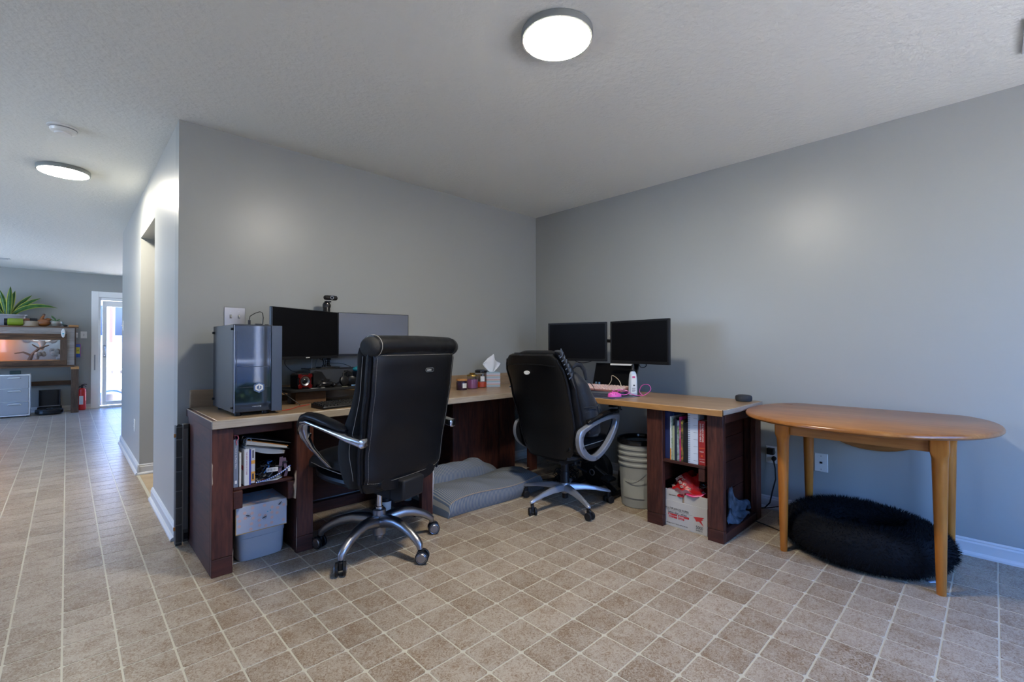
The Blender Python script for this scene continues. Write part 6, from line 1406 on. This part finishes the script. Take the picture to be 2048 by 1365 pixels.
# drawers
t = thing('drawer_tower', 'white three-drawer frosted plastic tower under the terrarium', 'drawers', (-.60, 11.0, 0))
m_fr = mat('frosted_plastic', (.33, .335, .34), .4, spec=.4)
obj('frame', MB().box(-.175, .175, -.16, .16, .665, .685).box(-.175, .175, -.16, .16, .02, .04).box(-.175, -.160, -.16, .16, .04, .665).box(.160, .175, -.16, .16, .04, .665).box(-.16, .16, -.16, .16, .245, .255).box(-.16, .16, -.16, .16, .455, .465), M_plast_w, t, bevel=.003)
for k in range(3):
    d = obj('drawer', MB().box(-.157, .157, -.165, -.155, .045+.21*k, .24+.21*k).box(-.155, .155, -.154, .15, .045+.21*k, .05+.21*k), m_fr, t, bevel=.003)
    obj('handle', MB().tube([(-.07, -.166, .205+.21*k), (-.06, -.18, .212+.21*k), (.06, -.18, .212+.21*k), (.07, -.166, .205+.21*k)], .007, 8), M_plast_w, d)
    obj('contents', MB().ell((-.03, -.02, .10+.21*k), (.10, .06, .04), 10, 6, .7), (M_plast_w, M_rustic, M_paper)[k], d)
for x in (-.15, .15): obj('foot', MB().box(x-.02, x+.02, -.15, .15, 0, .0195), M_black, t)
tag(obj('radio', MB().box(-.66, -.535, 10.93, 11.0, .6855, .745), mat('black_green_plastic', (.01, .03, .028), .4), bevel=.006), 'small black-green box on top of the white drawer tower', 'box')
# robot vacuum and dock
t = thing('robot_vacuum', 'black robot vacuum parked at its base under the terrarium', 'robot vacuum', (-.205, 10.99, 0))
obj('body', MB().lathe([(.155, .012), (.172, .02), (.172, .075), (.165, .085), (.12, .088), (.001, .088)], n=44), M_black, t)
obj('bumper', MB().rings([[(r_*math.cos(a), r_*math.sin(a), z) for r_, z in ((.173, .025), (.178, .03), (.178, .07), (.173, .075))] for a in [R(200+k*7) for k in range(21)]], closed=True), M_blackg, t)
obj('turret', MB().lathe([(.035, .088), (.035, .105), (.001, .107)], n=24), M_black, t)
obj('wheel', MB().cyl((-.11, 0, .02), (-.09, 0, .02), .02, n=14).cyl((.09, 0, .02), (.11, 0, .02), .02, n=14), M_blackm, t)
t = thing('charging_dock', 'tall black emptying dock behind the robot vacuum', 'dock', (-.205, 11.275, 0))
obj('tower', MB().rings([sup(0, 0, .135, .09, z, 28, 6) for z in (.10, .12, .37, .385)]), M_black, t); obj('base', MB().box(-.15, .15, -.10, .09, 0, .099), M_blackm, t, bevel=.006)
obj('silver_line', MB().box(-.13, .13, -.0925, -.0905, .118, .124), M_alu, t)
t = thing('fire_extinguisher', 'red fire extinguisher standing by the terrarium leg near the glass door', 'fire extinguisher', (.205, 11.33, 0))
m_fe = mat('extinguisher_red', (.60, .015, .01), .3)
obj('cylinder', MB().lathe([(.045, 0), (.052, .008), (.053, .33), (.045, .37), (.02, .39), (.001, .39)], n=28), m_fe, t)
obj('valve', MB().lathe([(.02, .39), (.022, .41), (.018, .44), (.001, .44)], n=16), M_black, t); obj('lever', MB().tube([(-.01, 0, .44), (.03, -.02, .46), (.06, -.03, .455)], .008, 8).tube([(-.01, 0, .43), (.03, -.02, .43), (.05, -.03, .415)], .007, 8), M_black, t)
obj('hose', MB().tube([(-.02, 0, .42), (-.06, -.01, .40), (-.062, -.01, .30), (-.056, -.01, .2)], .009, 8), M_black, t)
obj('label', MB().rings([[(.0538*math.cos(a), .0538*math.sin(a), z) for a in [R(-140+k*8) for k in range(9)]] for z in (.10, .25)], cap=False, closed=False), M_paper, t)

# ------------------------------------------------------------------ outdoors, behind the far glass door
m_grass = mat('dry_lawn', (.42, .38, .24), .9, var=(1.5, (.48, .44, .34)), world=True); m_conc = mat('pale_concrete', (.50, .49, .46), .85)
struct('patio_ground', MB().box(-8, 16, 11.62, 15.4, -.2, -.10), m_conc)
struct('lawn_ground', MB().grid(lambda u, v: (-14+44*u, 15.4+22*v, -.11+.95*v*min(1, v*1.6)), 8, 8), m_grass)
m_pk2 = wood('weathered_picket', (.30, .25, .20), (.45, .38, .31), .8, 8, 'z')
def fence(name_label, x0, x1, y, z0, h_, wd, gap, m, rails=(.25, .8)):
    t = thing('picket_fence', name_label, 'fence', (0, y, z0))
    x = x0; k = 0
    pm = MB().prism([(0, 0), (wd, 0), (wd, h_-.03), (wd*.75, h_), (wd*.25, h_), (0, h_-.03)], 0, .018, 'y').mesh('picket'); pm.materials.append(m)
    while x < x1:
        o = obj('picket', pm, None, t, smooth=False, loc=(x, 0, random.uniform(-.008, .004))); x += wd + gap
    for r_ in rails: obj('rail', MB().box(x0, x1, .019, .055, h_*r_, h_*r_+.08), m, t)
    return t
fence('low weathered wooden picket fence right outside the far glass door', .3, 3.4, 13.6, -.1, .78, .12, .03, m_pk2)
fence('pale board fence across the far side of the back lawn', -4, 10, 24.0, .28, 1.05, .24, .01, mat('pale_fence_board', (.50, .42, .30), .8))  # one even pale tan for all boards
t = thing('covered_grill', 'grill under a dark grey crumpled cover outside the glass door', 'grill', (1.42, 12.75, -.10))
obj('cover', MB().grid(lambda u, v: ((.42*(1-.30*v**3))*math.cos(2*PI*u)*(1+.03*math.sin(9*2*PI*u))*(1 if v < .97 else .3), .30*math.sin(2*PI*u)*(1-.25*v**3)*(1+.03*math.sin(7*2*PI*u))*(1 if v < .97 else .3), .08+1.05*v+.02*math.sin(5*2*PI*u)), 48, 14), mat('grill_cover', (.06, .062, .068), .45, bump=(8, .8, .03)), t)
for x in (-.25, .25): obj('wheel', MB().cyl((x-.03, 0, .08), (x+.03, 0, .08), .08, n=18), M_black, t)
t = thing('covered_ball', 'low round grey covered fire bowl on the patio beside the grill', 'fire bowl', (.66, 12.55, -.10))
obj('cover', MB().lathe([(.16, 0), (.20, .02), (.24, .14), (.20, .27), (.10, .33), (.001, .34)], n=28), mat('bowl_cover', (.07, .07, .08), .5), t)
t = thing('neighbour_house', 'white neighbouring house with red-brown trim and deck beyond the back fence', 'house', (0, 28.5, .75))
obj('wall', MB().box(-6, 9, 0, 6, 0, 2.9), mat('white_siding', (.62, .60, .56), .7), t)
obj('roof', MB().prism([(-.9, 2.85), (3, 4.5), (6.9, 2.85), (6.9, 3.0), (3, 4.7), (-.9, 3.0)], -6.4, 9.4, 'x'), mat('pale_roof', (.42, .40, .38), .8), t)
m_tr = mat('red_brown_trim', (.30, .12, .07), .7)
obj('deck_board', MB().box(-6, 9, -1.6, -.02, .28, .50), m_tr, t)
for k in range(5):
    x = .3 + k*1.25; w_ = obj('window', MB().box(x, x+.95, -.03, -.001, .85, 2.35), M_white, t); obj('pane', MB().box(x+.07, x+.44, -.045, -.031, .92, 2.28).box(x+.51, x+.88, -.045, -.031, .92, 2.28), mat('dark_window_glass', (.06, .08, .10), .1) if k == 0 else bpy.data.materials['dark_window_glass'], w_)
    obj('trim_post', MB().box(x-.20, x-.10, -1.55, -1.45, .5, 2.7), m_tr, t)

# ------------------------------------------------------------------ outdoors, in front (seen only in reflections)
struct('front_lawn_ground', MB().box(-20, 25, -5.2, YF-.15, -.5, -.4), mat('front_path', (.46, .44, .40), .9))
struct('street_ground', MB().box(-20, 25, -13, -5.2, -.5, -.39), mat('sunlit_concrete', (.48, .46, .43), .85))
struct('far_lawn_ground', MB().box(-20, 25, -30, -13, -.5, -.38), m_grass)
t = thing('porch_house', 'house with white porch posts across the street, seen only as a reflection', 'house', (3, -16, -.38))
obj('wall', MB().box(-6, 8, -5, 0, 0, 3), mat('slate_siding', (.16, .19, .24), .7), t)
obj('roof', MB().prism([(-5.5, 3.0), (1.9, 3.0), (1.9, 3.2), (-2, 4.8), (-5.5, 3.2)], -6.3, 8.3, 'x'), mat('dark_roof', (.08, .08, .09), .8), t)
for k in range(9): obj('porch_post', MB().box(-5.5+k*1.55, -5.34+k*1.55, 1.5, 1.66, 0, 3), M_white, t)
obj('railing', MB().box(-5.5, 7.1, 1.52, 1.60, .9, 1.0), M_white, t); obj('door', MB().box(0, .95, .001, .05, .1, 2.2), mat('brick_red_door', (.25, .05, .04), .5), t)
def bush(label, x, y, r_, h_, seed):
    t = thing('bush', label, 'bush', (x, y, -.4)); m = MB(); rnd = random.Random(seed)
    for k in range(900):
        a, b_ = rnd.uniform(0, 2*PI), math.acos(rnd.uniform(-.2, 1)); q = rnd.uniform(.75, 1.05); c = Vector((r_*q*math.sin(b_)*math.cos(a), r_*q*math.sin(b_)*math.sin(a), h_*.45+h_*.55*q*math.cos(b_)))
        d1 = Vector((rnd.uniform(-1, 1), rnd.uniform(-1, 1), rnd.uniform(-1, 1))).normalized()*.06; d2 = d1.orthogonal().normalized()*.035
        m.v += [tuple(c-d1), tuple(c+d2), tuple(c+d1), tuple(c-d2)]; n_ = len(m.v); m.f.append((n_-4, n_-3, n_-2, n_-1))
    o = obj('foliage', m, mat('bush_leaves', (.03, .08, .02), .6) if 'bush_leaves' not in bpy.data.materials else bpy.data.materials['bush_leaves'], t, smooth=False); o['kind'] = 'stuff'
    obj('stem', MB().tube([(0, 0, 0), (.02, 0, h_*.5)], [.04, .02], 8), m_br, t)
bush('tall dark bush outside the front window at its left end, out of view', 2.95, -3.6, .42, 1.3, 5); bush('low bush outside the front window, out of view', 2.05, -2.5, .40, .95, 6); bush('clipped bush outside the front window beside the low one, out of view', 1.6, -2.45, .38, .93, 9); bush('low bush outside the front window at its right end, out of view', .9, -2.6, .36, .8, 7)
